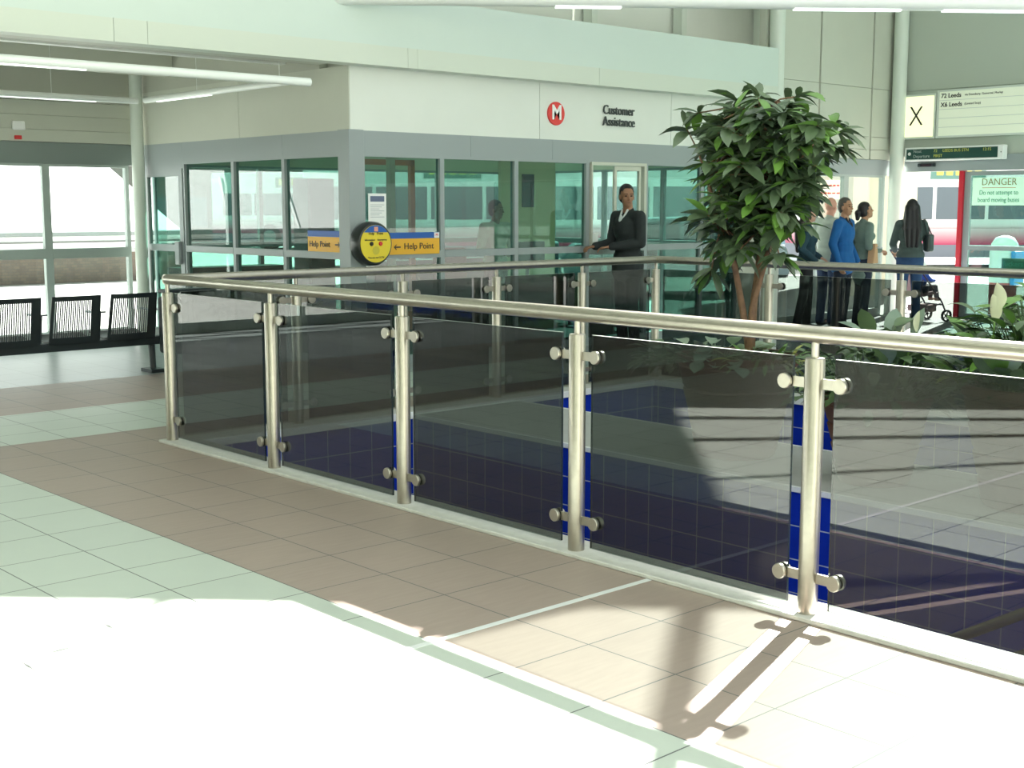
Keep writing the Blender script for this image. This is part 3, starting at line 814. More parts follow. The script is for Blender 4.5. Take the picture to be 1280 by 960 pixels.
# ================================================================ DOOR WALL SIGNS
glow = mat('lit_sign', (.9, .9, .6), .5, emis=(.93, .95, .60), estr=.85)
def px_rect_x(p0, p1, x): a = onX(*p0, x); b = onX(*p1, x); return a, b
t = thing('letter_sign', 'lit square sign with a black letter X over the departure doors', 'sign', (XR, 10.1, 2.58))
bm = B(); box(bm, (XR - .09, 9.80, 2.575), (XR, 10.40, 3.205)); obj('housing', bm, col_white, t)
bm = B(); box(bm, (XR - .095, 9.83, 2.605), (XR - .09, 10.375, 3.175)); obj('panel', bm, glow, t)
txt('letter', 'X', .40, (XR - .098, 10.10, 2.885), '-X', black, t, 'CENTER', bold=-.004, xs=.82)
t = thing('destination_board', 'wide pale destination board listing two routes to Leeds, right of the X sign', 'sign', (XR, 8.9, 2.58))
bm = B(); box(bm, (XR - .09, 6.6, 2.575), (XR - .004, 9.785, 3.24)); obj('housing', bm, col_white, t)
bm = B()
for k in range(5):
    z1_ = 3.215 - k * .124
    box(bm, (XR - .094, 6.65, z1_ - .116), (XR - .09, 9.745, z1_))
obj('strip_panel', bm, mat('board_strip', (.72, .76, .66), .5, emis=(.60, .68, .48), estr=.35), t)
for k, (a, b) in enumerate((('72 Leeds', 'via Dewsbury, Gomersal, Morley'), ('X6 Leeds', '(Limited Stop)'))):
    z_ = 3.157 - k * .124
    txt('lettering', a, .085, (XR - .096, 9.72, z_), '-X', black, t, bold=.0015)
    txt('lettering', b, .042, (XR - .096, 9.36, z_), '-X', black, t)
t = thing('departure_display', 'long dark green electronic next departure display under the lit signs', 'sign', (XR, 9.5, 2.26))
bm = B(); box(bm, (XR - .16, 8.72, 2.255), (XR - .04, 10.22, 2.45)); bevel(bm, .008, 1); obj('housing', bm, swhite, t)
bm = B(); box(bm, (XR - .165, 8.80, 2.28), (XR - .16, 10.19, 2.425)); obj('screen', bm, mat('screen_green', (.01, .06, .05), .3), t)
dimw = mat('display_white', (.35, .42, .40), .5); amb = mat('display_amber', (.3, .32, .05), .5, emis=(.45, .5, .12), estr=.35)
for a_, z_ in (('Next', 2.392), ('Departure', 2.322)): txt('lettering', a_, .062, (XR - .167, 10.08, z_), '-X', dimw, t)
for a_, y_, z_ in (('72', 9.76, 2.392), ('LEEDS BUS STN', 9.62, 2.392), ('12:15', 9.02, 2.392), ('FIRST', 9.76, 2.322)): txt('digits', a_, .058, (XR - .167, y_, z_), '-X', amb, t)
bm = B(); lathe(bm, (XR - .166, 10.14, 2.36), [(.024, 0), (.024, -.003)], 16, axis='X'); obj('emblem', bm, swhite, t)
bm = B(); lathe(bm, (XR - .163, 8.75, 2.35), [(.008, 0), (.008, -.003)], 8, axis='X'); obj('lock', bm, black, t)
t = thing('door_sensor', 'small black sensor on the grey door header', 'sensor', (XR - .05, 9.92, 2.2))
bm = B(); box(bm, (XR - .08, 9.79, 2.175), (XR - .03, 10.06, 2.225)); bevel(bm, .01, 2); obj('body', bm, black_metal, t)
bm = B(); box(bm, (XR - .083, 9.84, 2.185), (XR - .08, 10.01, 2.21)); obj('lens', bm, mat('dark_lens', (.03, .01, .02), .1), t)
# sliding glass door leaf
t = sroot('door_2', (XR, 8.8, 0), 'closed glass door leaf with a danger notice right of the open doorway', 'door')
bm = B()
yA, yB = 8.36, 9.35
for a, b in (((yB - .09, .01), (yB, 2.10)), ((yA - .05, .01), (yA, 2.10)), ((yA, 2.04), (yB - .09, 2.10)), ((yA, .01), (yB - .09, .10)), ((yA, 1.0), (yB - .09, 1.065))):
    box(bm, (XR, a[0], a[1]), (XR + .05, b[0], b[1]))
obj('door_frame', bm, grey_frame, t)
for za, zb in ((.10, 1.0), (1.065, 2.04)):
    bm = B(); box(bm, (XR + .022, yA, za), (XR + .028, yB - .09, zb)); obj('pane', bm, green_glass, t)
bm = B(); box(bm, (XR - .01, yA - .07, .01), (XR + .05, yA - .05, 2.10)); obj('red_edge', bm, MATS['red_frame'], t)
for i, (a, b) in enumerate(((7.2, 8.28), (6.1, 7.18), (5.0, 6.08), (3.9, 4.98), (2.8, 3.88), (1.7, 2.78))):
    bay(50 + i, 'Y', XR, a, b, 'glazed panel of the door wall', zt=1.03, z1=2.10, sill=.1)
t = thing('danger_notice', 'pale green danger notice on the upper pane of the glass door', 'notice', (XR + .01, 8.85, 1.62))
bm = B(); box(bm, (XR + .012, 8.38, 1.625), (XR + .018, 9.235, 2.01)); obj('sheet', bm, mat('mint_paper_glow', (.62, .88, .72), .6, emis=(.45, .75, .55), estr=.35), t)  # paper sheet given a glow of its own; it is no lamp
br = mat('brown_print', (.28, .24, .12), .6); gt = mat('green_print', (.10, .38, .28), .6)
txt('lettering', 'DANGER', .135, (XR + .010, 8.845, 1.945), '-X', br, t, 'CENTER', xs=.95, bold=-.001)
bm = B(); box(bm, (XR + .010, 8.60, 1.865), (XR + .012, 9.09, 1.872)); obj('underline', bm, mat('red_print', (.5, .15, .08), .6), t)
txt('lettering', 'Do not attempt to', .092, (XR + .010, 8.845, 1.80), '-X', gt, t, 'CENTER', xs=.82)
txt('lettering', 'board moving buses', .092, (XR + .010, 8.845, 1.70), '-X', gt, t, 'CENTER', xs=.82)
t = thing('lockers_notice', 'pale green sheet with reversed word on the lower pane of the glass door', 'notice', (XR + .03, 8.6, .7))
bm = B(); box(bm, (XR + .031, 8.42, .62), (XR + .036, 8.76, .90)); obj('sheet', bm, mat('mint_paper_glow2', (.25, .42, .32), .6), t)
txt('lettering', 'luckers', .10, (XR + .030, 8.59, .82), '-X', gt, t, 'CENTER', mirror=False)

# small red and white boxes on the left wall
p = onY(22, 172, YW - .05)
bm = B(); box(bm, (p.x - .04, YW - .08, p.z - .02), (p.x + .04, YW - .05, p.z + .025)); bevel(bm, .005, 1)
tag(obj('alarm_box', bm, mat('alarm_red', (.6, .02, .02), .4)), 'small red alarm box on the pale strip over the left windows', 'alarm')
p = onY(22, 157, YW - .03)
bm = B(); box(bm, (p.x - .07, YW - .08, p.z - .05), (p.x + .07, YW - .03, p.z + .05)); bevel(bm, .01, 1)
tag(obj('junction_box', bm, swhite), 'small white box above the red alarm box', 'box')

# ================================================================ LIGHT TUBES
tube_m = mat('lamp_body', (.78, .82, .80), .3)
lit = mat('lit_tube', (1, 1, 1), .4, emis=(.9, 1.0, .95), estr=1.6)
def lamp_run(name, label, a, b, r, lits=(), wires=(), cat='light', grp=None):
    a = Vector(a); b = Vector(b); d = (b - a)
    t = thing(name, label, cat, (a + b) / 2, grp)
    bm = B(); tube(bm, [a, b], r, 16)
    for s in (0, 1):
        e = a + d * s
    obj('housing', bm, tube_m, t, auto=50)
    for s0, s1 in lits:
        bm = B(); dn = d.normalized(); sd = dn.cross(Vector((0, 0, 1))) * (r * .45)
        p0 = a + d * s0; p1 = a + d * s1
        vs = [bm.verts.new(p + q) for p in (p0, p1) for q in (-sd + Vector((0, 0, -r * .8)), sd + Vector((0, 0, -r * .8)), sd + Vector((0, 0, -r * 1.12)), -sd + Vector((0, 0, -r * 1.12)))]
        for f in ((0, 1, 2, 3), (7, 6, 5, 4), (0, 4, 5, 1), (1, 5, 6, 2), (2, 6, 7, 3), (3, 7, 4, 0)): bm.faces.new([vs[j] for j in f])
        bmesh.ops.recalc_face_normals(bm, faces=bm.faces)
        obj('lit_strip', bm, lit, t)
    for s, z1_ in wires:
        p = a + d * s
        bm = B(); tube(bm, [p + Vector((0, 0, r)), Vector((p.x, p.y, z1_))], .003, 6); obj('hanger', bm, tube_m, t)
    return t
p0 = onY(387, 103, 9.6); 
lamp_run('tubular_lamp', 'long white tubular lamp in front of the left bay, ending over the office side', (-2.0, 9.6, p0.z), (p0.x, 9.6, p0.z), .036, lits=((.55, .76),), wires=((.45, 5.4),))
lamp_run('tubular_lamp', 'thin white tubular lamp running along over the left windows', (-3.0, 13.9, 2.79), (6.95, 13.9, 2.79), .034, lits=((.6, .95),), wires=((.5, 3.42), (.9, 3.42)))
lamp_run('tubular_lamp', 'thin white tubular lamp running along the office side wall', (7.02, 13.85, 2.80), (7.02, 10.9, 2.80), .034, lits=((.1, .5),), wires=((.4, 3.42), (.95, 3.0)))
pA = onZ(455, -4, 3.55); pB = onZ(1300, 5, 3.55)
dd = pB - pA
lamp_run('tubular_lamp', 'long diagonal white lamp run along the top edge of the view', pA - dd * .3, pB + dd * .3, .075, lits=((.36, .42), (.58, .68), (.72, .84)), wires=((.3, 5.45), (.6, 5.45), (.9, 5.45)))

# ================================================================ PLANTERS AND PLANTS
rnd = random.Random(7)
pot_m = mat('terracotta_brown', (.17, .075, .045), .55, noise=.2, nscale=7)
soil = mat('soil', (.03, .022, .015), .95)
def planter(x, y, z, r, r0, h, label):
    t = thing('planter', label, 'plant pot', (x, y, z), 'brown planters on the divider wall')
    bm = B()
    prof = [(r0 * .96, 0), (r0, .01)]
    n = 4
    for k in range(n):
        a = k / n; b = (k + 1) / n
        ra = r0 + (r * .95 - r0) * a; rb = r0 + (r * .95 - r0) * b
        prof += [(ra + .006, h * .9 * a + .02), (rb + .004, h * .9 * b - .012), (rb - .006, h * .9 * b)]
    prof += [(r * .97, h * .90), (r, h * .92), (r, h * .99), (r * .985, h), (r * .93, h), (r * .92, h - .05)]
    lathe(bm, (x, y, z), prof, 48)
    obj('pot', bm, pot_m, t, auto=40)
    bm = B(); lathe(bm, (x, y, z), [(r * .915, h - .06), (r * .915, h - .045)], 32); obj('soil', bm, soil, t)
    return t
planter(6.70, 5.17, 0, .395, .25, .66, 'large brown round planter holding the indoor tree')
planter(6.62, 4.09, 0, .315, .20, .52, 'smaller brown planter in the middle, right of the tree')
planter(6.70, 3.16, 0, .395, .26, .66, 'large brown planter at the right edge with the white flower')

def leafmat(name, c1, c2, rough=.4, stripe=None):
    m = mat(name, c1, rough, col2=c2, nscale=3.0)
    nt = m.node_tree; b = nt.nodes['Principled BSDF']
    return m
leaf_dark = leafmat('leaf_dark', (.06, .11, .045), (.12, .19, .075), .34)
leaf_tree = leafmat('leaf_tree', (.065, .11, .055), (.13, .19, .10), .34)
leaf_lite = leafmat('leaf_light', (.10, .22, .04), (.16, .32, .06), .4)
leaf_grey = leafmat('leaf_greygreen', (.16, .24, .18), (.28, .36, .26), .5)
leaf_var = leafmat('leaf_variegated', (.14, .22, .05), (.55, .55, .15), .45)
bark = mat('bark_tan', (.26, .15, .085), .8, noise=.3, nscale=20)
petal = mat('cream_petal', (.72, .74, .50), .5)

def leaf(bm, base, d, length, width, droop=.5, fold=.25, n=5, mi=0, roll=0.0):
    """pointed leaf blade: base point, direction, curving down by droop"""
    d = Vector(d).normalized()
    side = d.cross(Vector((0, 0, 1)))
    if side.length < .05: side = Vector((1, 0, 0))
    side.normalize()
    if roll: side = Matrix.Rotation(roll, 3, d) @ side
    up = side.cross(d).normalized()
    p = Vector(base); rows = []
    for i in range(n + 1):
        s = i / n
        wd = width * (math.sin(PI * min(1, s * .93 + .05)) ** .8) * .5
        if i == n: wd = 0.0005
        dd = (d - Vector((0, 0, 1)) * droop * s * 1.2).normalized()
        if i: p = p + dd * (length / n)
        rows.append((bm.verts.new(p + side * wd + up * wd * fold), bm.verts.new(p), bm.verts.new(p - side * wd + up * wd * fold)))
    for a, b in zip(rows, rows[1:]):
        for j in (0, 1):
            f = bm.faces.new((a[j], a[j + 1], b[j + 1], b[j])); f.material_index = mi; f.smooth = True

def rdir(elev0, elev1, r=rnd):
    a = r.uniform(0, 2 * PI); e = r.uniform(elev0, elev1)
    return Vector((math.cos(a) * math.cos(e), math.sin(a) * math.cos(e), math.sin(e)))

# ---- the indoor tree
def tree():
    r = random.Random(11)
    bx, by, bz = 6.70, 5.17, .61
    t = thing('indoor_tree', 'tall indoor tree with a bushy crown of long dark green leaves in the large planter', 'tree', (bx, by, bz))
    def at(px, py, dx=0.0): return onX(px, py, bx + dx)
    A = [at(940, 440), at(928, 385, -.05), at(918, 330, -.08), at(900, 290, -.1), at(892, 255, -.1), at(885, 225, -.12)]
    Bs = [at(938, 440, .04), at(942, 380, .05), at(950, 320, .05), at(962, 285, .05), at(968, 230, .02), at(960, 180, 0), at(950, 140, 0)]
    Cs = [at(936, 440, -.04), at(940, 385, -.02), at(958, 322, 0), at(975, 270, .08), at(990, 225, .12), at(1010, 180, .15)]
    for st, r0 in ((A, .024), (Bs, .026), (Cs, .022)):
        st[0].z = bz - .03
        bm = B(); tube(bm, st, [r0 * (1 - .55 * i / (len(st) - 1)) for i in range(len(st))], 10)
        obj('stem', bm, bark, t, smooth=True)
    # branches ending in whorls of leaves
    poly = [(905, 135), (935, 122), (985, 125), (1015, 150), (1030, 165), (1030, 190), (1015, 220), (1005, 250), (992, 275), (975, 295), (955, 312), (930, 320), (900, 315), (884, 280), (884, 225), (885, 180), (888, 155)]
    def inside(x, y):
        c = False
        for i in range(len(poly)):
            x1, y1 = poly[i]; x2, y2 = poly[i - 1]
            if (y1 > y) != (y2 > y) and x < (x2 - x1) * (y - y1) / (y2 - y1) + x1: c = not c
        return c
    tips = [(868, 142, 0), (858, 160, .1), (918, 125, 0), (948, 118, 0), (1002, 120, .05), (1048, 152, 0), (1050, 165, -.1), (1045, 185, .1), (885, 225, -.25), (872, 275, -.1), (905, 295, -.2), (1003, 282, -.2), (975, 322, -.25), (1018, 245, 0), (905, 325, 0), (888, 345, -.05)]
    while len(tips) < 200:
        x, y = r.uniform(860, 1055), r.uniform(108, 315)
        if inside(x, y): tips.append((x, y, r.uniform(-.42, .42)))
    bm = B(); bt = B()
    stems = [p for s in (A[3:], Bs[3:], Cs[3:]) for p in s]
    for x, y, dx in tips:
        p = at(x, y, dx)
        q = min(stems, key=lambda s: (s - p).length + abs(s.z - p.z + .15) * .3)
        out = (p - q); out = out.normalized() if out.length > .02 else Vector((0, 0, 1))
        mid = (p + q) / 2 + Vector((0, 0, .03))
        tube(bt, [q, mid, p], [.009, .006, .004], 5)
        for k in range(r.randint(8, 11)):
            v = (rdir(-.5, .6, r) + out * .55).normalized()
            L = r.uniform(.13, .22)
            leaf(bm, p - out * r.uniform(0, .06), v, L, L * r.uniform(.30, .42), r.uniform(.2, 1.0), .3, 4, 1 if r.random() < .22 else 0, r.uniform(-.5, .5))
    obj('branches', bt, bark, t, smooth=True)
    obj('foliage', bm, [leaf_tree, leaf_lite], t)
tree()

def bush(name, label, cat, c, r, h, nl, ln, wr, mats, seed, elev=(.1, 1.2), droop=(.3, .9), stems=0, base_r=.3):
    rr = random.Random(seed)
    t = thing(name, label, cat, c)
    bm = B(); bs = B()
    c = Vector(c)
    for k in range(nl):
        a = rr.uniform(0, 2 * PI); q = rr.random() ** .5
        hh = h * rr.uniform(0, 1) * (1 - .3 * q)
        p = c + Vector((math.cos(a) * r * q * base_r, math.sin(a) * r * q * base_r, 0))
        d = Vector((math.cos(a), math.sin(a), 0)) * math.cos(rr.uniform(*elev)) 
        e = rr.uniform(*elev)
        d = Vector((math.cos(a) * math.cos(e), math.sin(a) * math.cos(e), math.sin(e)))
        tip = p + Vector((math.cos(a) * r * q * .55, math.sin(a) * r * q * .55, hh))
        tube(bs, [p, (p + tip) / 2 + Vector((0, 0, .02)), tip], .003, 4)
        L = ln * rr.uniform(.7, 1.25)
        leaf(bm, tip, d, L, L * wr, rr.uniform(*droop), .2, 5, rr.randrange(len(mats)), rr.uniform(-.3, .3))
    obj('stems', bs, leaf_dark, t)
    obj('leaves', bm, mats, t)
    return t
bush('trailing_plant', 'low grey green leafy plant at the foot of the tree', 'plant', (6.62, 5.27, .62), .42, .10, 70, .12, .75, [leaf_grey, leaf_grey, leaf_dark], 3, (-.1, .9), (.3, .9), base_r=.75)
bush('spider_plant', 'yellow and green variegated plant at the right side of the tree planter', 'plant', (6.66, 4.90, .62), .26, .07, 55, .15, .16, [leaf_var, leaf_lite], 5, (.0, 1.0), (.5, 1.1), base_r=.5)
bush('variegated_shrub', 'dense dark green shrub spilling over the left side of the tree planter', 'plant', (6.55, 5.52, .56), .24, .08, 60, .12, .35, [leaf_dark, leaf_tree], 8, (-.6, .6), (.4, 1.0), base_r=.6)
bush('leafy_pot_plant', 'bushy dark green plant filling the middle planter', 'plant', (6.62, 4.09, .47), .36, .38, 250, .13, .42, [leaf_dark, leaf_tree, leaf_dark], 13, (-.3, .9), (.3, .9), base_r=.75)
bush('broad_leaf_plant', 'broad leaved pale green plant standing up out of the middle planter', 'plant', (6.66, 4.06, .50), .26, .50, 46, .22, .42, [leaf_dark, leaf_grey, leaf_tree], 17, (.4, 1.3), (.1, .5), base_r=.4)
bush('tall_leafy_shrub', 'tall bright green shrub at the back of the right planter', 'plant', (6.82, 3.20, .62), .42, .58, 340, .16, .40, [leaf_lite, leaf_dark, leaf_tree], 19, (-.2, 1.0), (.3, .8), base_r=.45)
bush('peace_lily', 'peace lily leaves beneath the cream flower in the right planter', 'plant', (6.56, 3.27, .62), .26, .30, 44, .26, .42, [leaf_dark, leaf_lite, leaf_grey], 23, (.5, 1.25), (.2, .6), base_r=.4)
bush('rosette_plant', 'variegated rosette plant at the left rim of the right planter', 'plant', (6.60, 3.46, .62), .16, .05, 46, .17, .24, [leaf_grey, leaf_var, leaf_dark], 29, (.1, 1.1), (.4, 1.0), base_r=.5)
def spathe(label, pts, stem, grp='cream spathe flowers'):
    """cream flower on a stem"""
    t = thing('lily_flower', label, 'flower', stem[0])
    bm = B(); tube(bm, stem, .005, 6); obj('stem', bm, leaf_lite, t, smooth=True)
    bm = B()
    for b_, d_, L, W, rl in pts: leaf(bm, b_, d_, L, W, -.05, .45, 8, 0, rl)
    obj('petal', bm, petal, t)
f0 = onX(1240, 440, 6.45); f1 = onX(1243, 403, 6.45); f2 = onX(1238, 385, 6.45); f3 = onX(1244, 362, 6.45)
spathe('tall cream flower standing up over the right planter', [(f1, (0, .12, 1), .15, .085, 1.3), (f1 + Vector((0, -.01, .06)), (0, .05, 1), .15, .10, 1.2)], [Vector((6.55, 3.25, .62)), f0, f1])
g1 = onX(1146, 415, 6.5)
spathe('small cream flower in the middle planter', [(g1, (0, -.1, 1), .12, .055, 1.2)], [Vector((6.62, 4.0, .50)), g1])

# ================================================================ PEOPLE
def capsule(bm, a, b, ra, rb, n=14, flat=None):
    a = Vector(a); b = Vector(b)
    d = b - a
    if d.length < 1e-5: d = Vector((0, 0, 1e-4))
    d, u, v = frame_of(d)
    rings = []
    L = (b - a).length
    st = [(-ra * math.cos(t), ra * math.sin(t)) for t in (.35, .8, 1.2, PI / 2)] + [(L + rb * math.sin(t), rb * math.cos(t)) for t in (0, .4, .8, 1.2)]
    for h, r in st:
        rings.append([bm.verts.new(a + d * h + (u * math.cos(q) + v * math.sin(q)) * r) for q in [2 * PI * j / n for j in range(n)]])
    for p, q in zip(rings, rings[1:]):
        for j in range(n): bm.faces.new((p[j], p[(j + 1) % n], q[(j + 1) % n], q[j]))
    bm.faces.new(rings[0][::-1]); bm.faces.new(rings[-1])
def ellip(bm, c, r, rot=None, n=16, m=10):
    c = Vector(c); rows = []
    for i in range(1, m):
        t = PI * i / m
        rows.append([(math.sin(t) * math.cos(2 * PI * j / n) * r[0], math.sin(t) * math.sin(2 * PI * j / n) * r[1], math.cos(t) * r[2]) for j in range(n)])
    def V(p):
        p = Vector(p)
        if rot is not None: p = rot @ p
        return bm.verts.new(c + p)
    rows = [[V(p) for p in r_] for r_ in rows]
    top = V((0, 0, r[2])); bot = V((0, 0, -r[2]))
    for p, q in zip(rows, rows[1:]):
        for j in range(n): bm.faces.new((p[j], q[j], q[(j + 1) % n], p[(j + 1) % n]))
    for j in range(n):
        bm.faces.new((top, rows[0][j], rows[0][(j + 1) % n])); bm.faces.new((bot, rows[-1][(j + 1) % n], rows[-1][j]))
def blob(name, bm, m, parent, voxel=.012, smooth=3):
    """fuse overlapping closed shapes into one continuous skin"""
    bmesh.ops.recalc_face_normals(bm, faces=bm.faces)
    me = bpy.data.meshes.new('t'); bm.to_mesh(me); bm.free()
    o = bpy.data.objects.new('t', me); COL.objects.link(o)
    md = o.modifiers.new('r', 'REMESH'); md.mode = 'VOXEL'; md.voxel_size = voxel
    sm = o.modifiers.new('s', 'SMOOTH'); sm.iterations = smooth; sm.factor = .5
    dg = bpy.context.evaluated_depsgraph_get()
    me2 = bpy.data.meshes.new_from_object(o.evaluated_get(dg))
    bpy.data.objects.remove(o)
    me2.name = name
    me2.materials.clear()
    return link(name, me2, m, parent, world=False, smooth=True)
SKINS = {'tan': (.42, .22, .13), 'pale': (.62, .36, .27), 'brown': (.30, .15, .085), 'pink': (.68, .34, .26)}

def person(label, loc, face, H=1.7, skin='tan', top=(.1, .1, .1), legs=(.02, .03, .06), hair=(.01, .008, .008), hstyle='short', fem=False,
           elbows=None, hands=None, feet=None, head=(0, 0), coat=0.0, seated=False, lean=0.0, shoes=(.02, .02, .02), girth=1.0, open_front=None, handcurl=.6, collar=None, grp=None, hemrad=None):
    """standing or seated figure; local +Y is the way the body faces"""
    s = H / 1.75
    t = thing('person', label, 'person', loc, grp, rz=math.atan2(face[1], face[0]) - PI / 2)
    def S(p): return Vector(p) * s
    g = girth
    hipz, kneez = .93, .50
    hz = 0.0
    if seated:
        hz = -.47
    def Z(p): return Vector((p[0], p[1] + lean * max(0, p[2] - .95), p[2] + hz)) * s
    sw = .165 if fem else .195
    sh = {-1: Z((-sw, 0, 1.42)), 1: Z((sw, 0, 1.42))}
    elbows = elbows or {-1: (-.27, -.03, 1.14), 1: (.27, -.03, 1.14)}
    hands = hands or {-1: (-.27, .06, .88), 1: (.27, .06, .88)}
    el = {k: Z(v) for k, v in elbows.items()}; hd = {k: Z(v) for k, v in hands.items()}
    feet = feet or {-1: (-.10, .0), 1: (.10, .0)}
    hip = {k: Z((.09 * k, 0, hipz)) for k in (-1, 1)}
    if seated:
        kn = {k: S((.12 * k, .42, .50)) for k in (-1, 1)}; an = {k: S((.12 * k, .44, .09)) for k in (-1, 1)}
    else:
        an = {k: S((feet[k][0], feet[k][1] - .03, .085)) for k in (-1, 1)}
        kn = {k: (hip[k] + an[k]) / 2 + S((0, .025, .02)) for k in (-1, 1)}
    hc = Z((0, .02, 1.635))
    HR = Matrix.Rotation(head[0], 3, 'Z') @ Matrix.Rotation(head[1], 3, 'X')
    def Hh(p): return hc + HR @ (Vector(p) * s)
    fm = .92 if fem else 1.0
    # ---- body: one continuous surface
    bm = B()
    ellip(bm, Z((0, -.01, .95)), S((.165 * g, .12 * g, .13)))
    ellip(bm, Z((0, 0, 1.10)), S((.14 * g * fm, .10 * g, .17)))
    ellip(bm, Z((0, 0, 1.29)), S((.165 * g * fm, .115 * g, .18)))
    capsule(bm, Z((-sw * .75, 0, 1.42)), Z((sw * .75, 0, 1.42)), .06 * s, .06 * s)
    capsule(bm, Z((0, -.005, 1.42)), hc + Vector((0, -.01, -.04)) * s, .058 * s * fm, .052 * s * fm)
    for k in (-1, 1):
        capsule(bm, sh[k], el[k], .052 * s * fm, .040 * s * fm)
        capsule(bm, el[k], hd[k], .040 * s * fm, .026 * s * fm)
        capsule(bm, hip[k], kn[k], .085 * s * g, .055 * s)
        capsule(bm, kn[k], an[k], .053 * s, .036 * s)
        capsule(bm, an[k] + S((0, 0, -.04)), an[k] + S((0, .15, -.055)), .036 * s, .028 * s)
        # hand
        d = (hd[k] - el[k]).normalized()
        side = d.cross(Vector((0, 0, 1))); side = side.normalized() if side.length > .1 else Vector((0, 1, 0))
        if abs(d.z) > .8: side = Vector((0, 1, 0))
        nrm = side.cross(d).normalized()
        if abs(d.z) > .8: nrm = Vector((-k, 0, 0))
        elif nrm.z > 0: nrm = -nrm
        w0 = hd[k]; 
        for j in range(4):
            o = side * ((j - 1.5) * .019 * s)
            capsule(bm, w0 + d * .015 * s + o * .6, w0 + d * .085 * s + o, .014 * s, .012 * s, 8)
            L = (.062, .072, .068, .052)[j] * s
            p1 = w0 + d * .09 * s + o * 1.08; p2 = p1 + (d * .85 + nrm * handcurl * .6).normalized() * L * .5; p3 = p2 + (d * .4 + nrm * handcurl * 1.2).normalized() * L * .5
            capsule(bm, p1, p2, .0095 * s, .0085 * s, 8); capsule(bm, p2, p3, .0085 * s, .0075 * s, 8)
        th = side * (1 if (side.dot(Vector((0, 1, 0))) >= 0) else -1)
        q1 = w0 + d * .03 * s + th * .03 * s; q2 = q1 + (d + th * .7).normalized() * .04 * s; q3 = q2 + (d + nrm * .5).normalized() * .028 * s
        capsule(bm, q1, q2, .012 * s, .010 * s, 8); capsule(bm, q2, q3, .010 * s, .008 * s, 8)
    # head
    ellip(bm, Hh((0, -.012, .03)), S((.074, .092, .095)), HR)
    ellip(bm, Hh((0, .02, -.045)), S((.056, .066, .070)), HR)
    ellip(bm, Hh((0, .055, -.088)), S((.026, .024, .020)), HR)
    capsule(bm, Hh((0, .076, .012)), Hh((0, .102, -.024)), .008 * s, .013 * s, 8)
    for k in (-1, 1):
        ellip(bm, Hh((.076 * k, -.005, -.012)), S((.010, .020, .032)), HR, 8, 6)
        ellip(bm, Hh((.033 * k, .062, .034)), S((.026, .016, .009)), HR, 8, 6)
        ellip(bm, Hh((.036 * k, .052, -.025)), S((.024, .022, .022)), HR, 8, 6)
    body = blob('body', bm, mat('skin_' + skin, SKINS[skin], .55), t, .0085 * s, 2)
    # face details
    bm = B()
    for k in (-1, 1): ellip(bm, Hh((.030 * k, .0735, .010)), S((.0135, .009, .0075)), HR, 10, 6)
    obj('eyes', bm, mat('eye_dark', (.03, .02, .02), .2), body, smooth=True, world=False)
    bm = B(); ellip(bm, Hh((0, .083, -.058)), S((.024, .008, .0065)), HR, 10, 6)
    obj('lips', bm, mat('lips_' + skin, tuple(v * .6 for v in SKINS[skin]), .5), body, smooth=True, world=False)
    bm = B()
    for k in (-1, 1): capsule(bm, Hh((.016 * k, .081, .033)), Hh((.046 * k, .070, .036)), .0042 * s, .003 * s, 6)
    obj('eyebrows', bm, mat('brow_' + str(hair), tuple(v * .8 for v in hair), .8), body, smooth=True, world=False)
    # ---- hair
    bm = B()
    if hstyle != 'bald':
        ellip(bm, Hh((0, -.022, .045)), S((.083, .097, .095)), HR)
        ellip(bm, Hh((0, -.045, .0)), S((.080, .075, .085)), HR)
        hb = None
        if hstyle == 'short':
            pass
        elif hstyle == 'long':
            for dx in (-.05, 0, .05):
                capsule(bm, Hh((dx, -.05, .02)), Z((dx * 1.4, -.125, 1.35)), .055 * s, .055 * s)
                capsule(bm, Z((dx * 1.4, -.125, 1.35)), Z((dx * 1.2, -.135, 1.12)), .055 * s, .03 * s)
            for k in (-1, 1): capsule(bm, Hh((.07 * k, -.02, .0)), Z((.11 * k, -.07, 1.36)), .032 * s, .035 * s)
        elif hstyle == 'pony':
            ellip(bm, Hh((0, -.125, .0)), S((.045, .05, .05)), HR)
            capsule(bm, Hh((0, -.13, 0)), Hh((.0, -.15, -.075)), .042 * s, .03 * s)
        hm = mat('hair_' + str(hair), hair, .45, noise=.3, nscale=40)
        hobj = blob('hair', bm, hm, t, .009 * s, 1)
        # cut the hairline: push vertices in front of the hairline inside the head
        for v in hobj.data.vertices:
            q = HR.inverted() @ (v.co - hc) / s
            if q.z > -.12 and q.y > (.045 if q.z > .055 else (.012 if q.z > -.02 else -.02)) and abs(q.x) < .09 and q.z < .088 - max(0, .05 - q.y) * .3:
                v.co = hc + HR @ (Vector((q.x * .55, min(q.y, .04) * .6, q.z * .8)) * s)
        hobj.data.update()
    # ---- clothes
    c = .014
    bm = B()
    ellip(bm, Z((0, -.01, .99)), S((.165 * g + c, .12 * g + c, .12)))
    ellip(bm, Z((0, 0, 1.10)), S((.145 * g * fm + c, .105 * g + c, .17)))
    ellip(bm, Z((0, 0, 1.29)), S((.165 * g * fm + c + .004, .115 * g + c, .18)))
    capsule(bm, Z((-sw * .78, -.005, 1.415)), Z((sw * .78, -.005, 1.415)), (.06 + c) * s, (.06 + c) * s)
    capsule(bm, Z((0, -.012, 1.42)), Z((0, -.012, 1.475)), .068 * s, .064 * s)
    if fem: 
        for k in (-1, 1): ellip(bm, Z((.065 * k, .095, 1.28)), S((.055, .045, .055)))
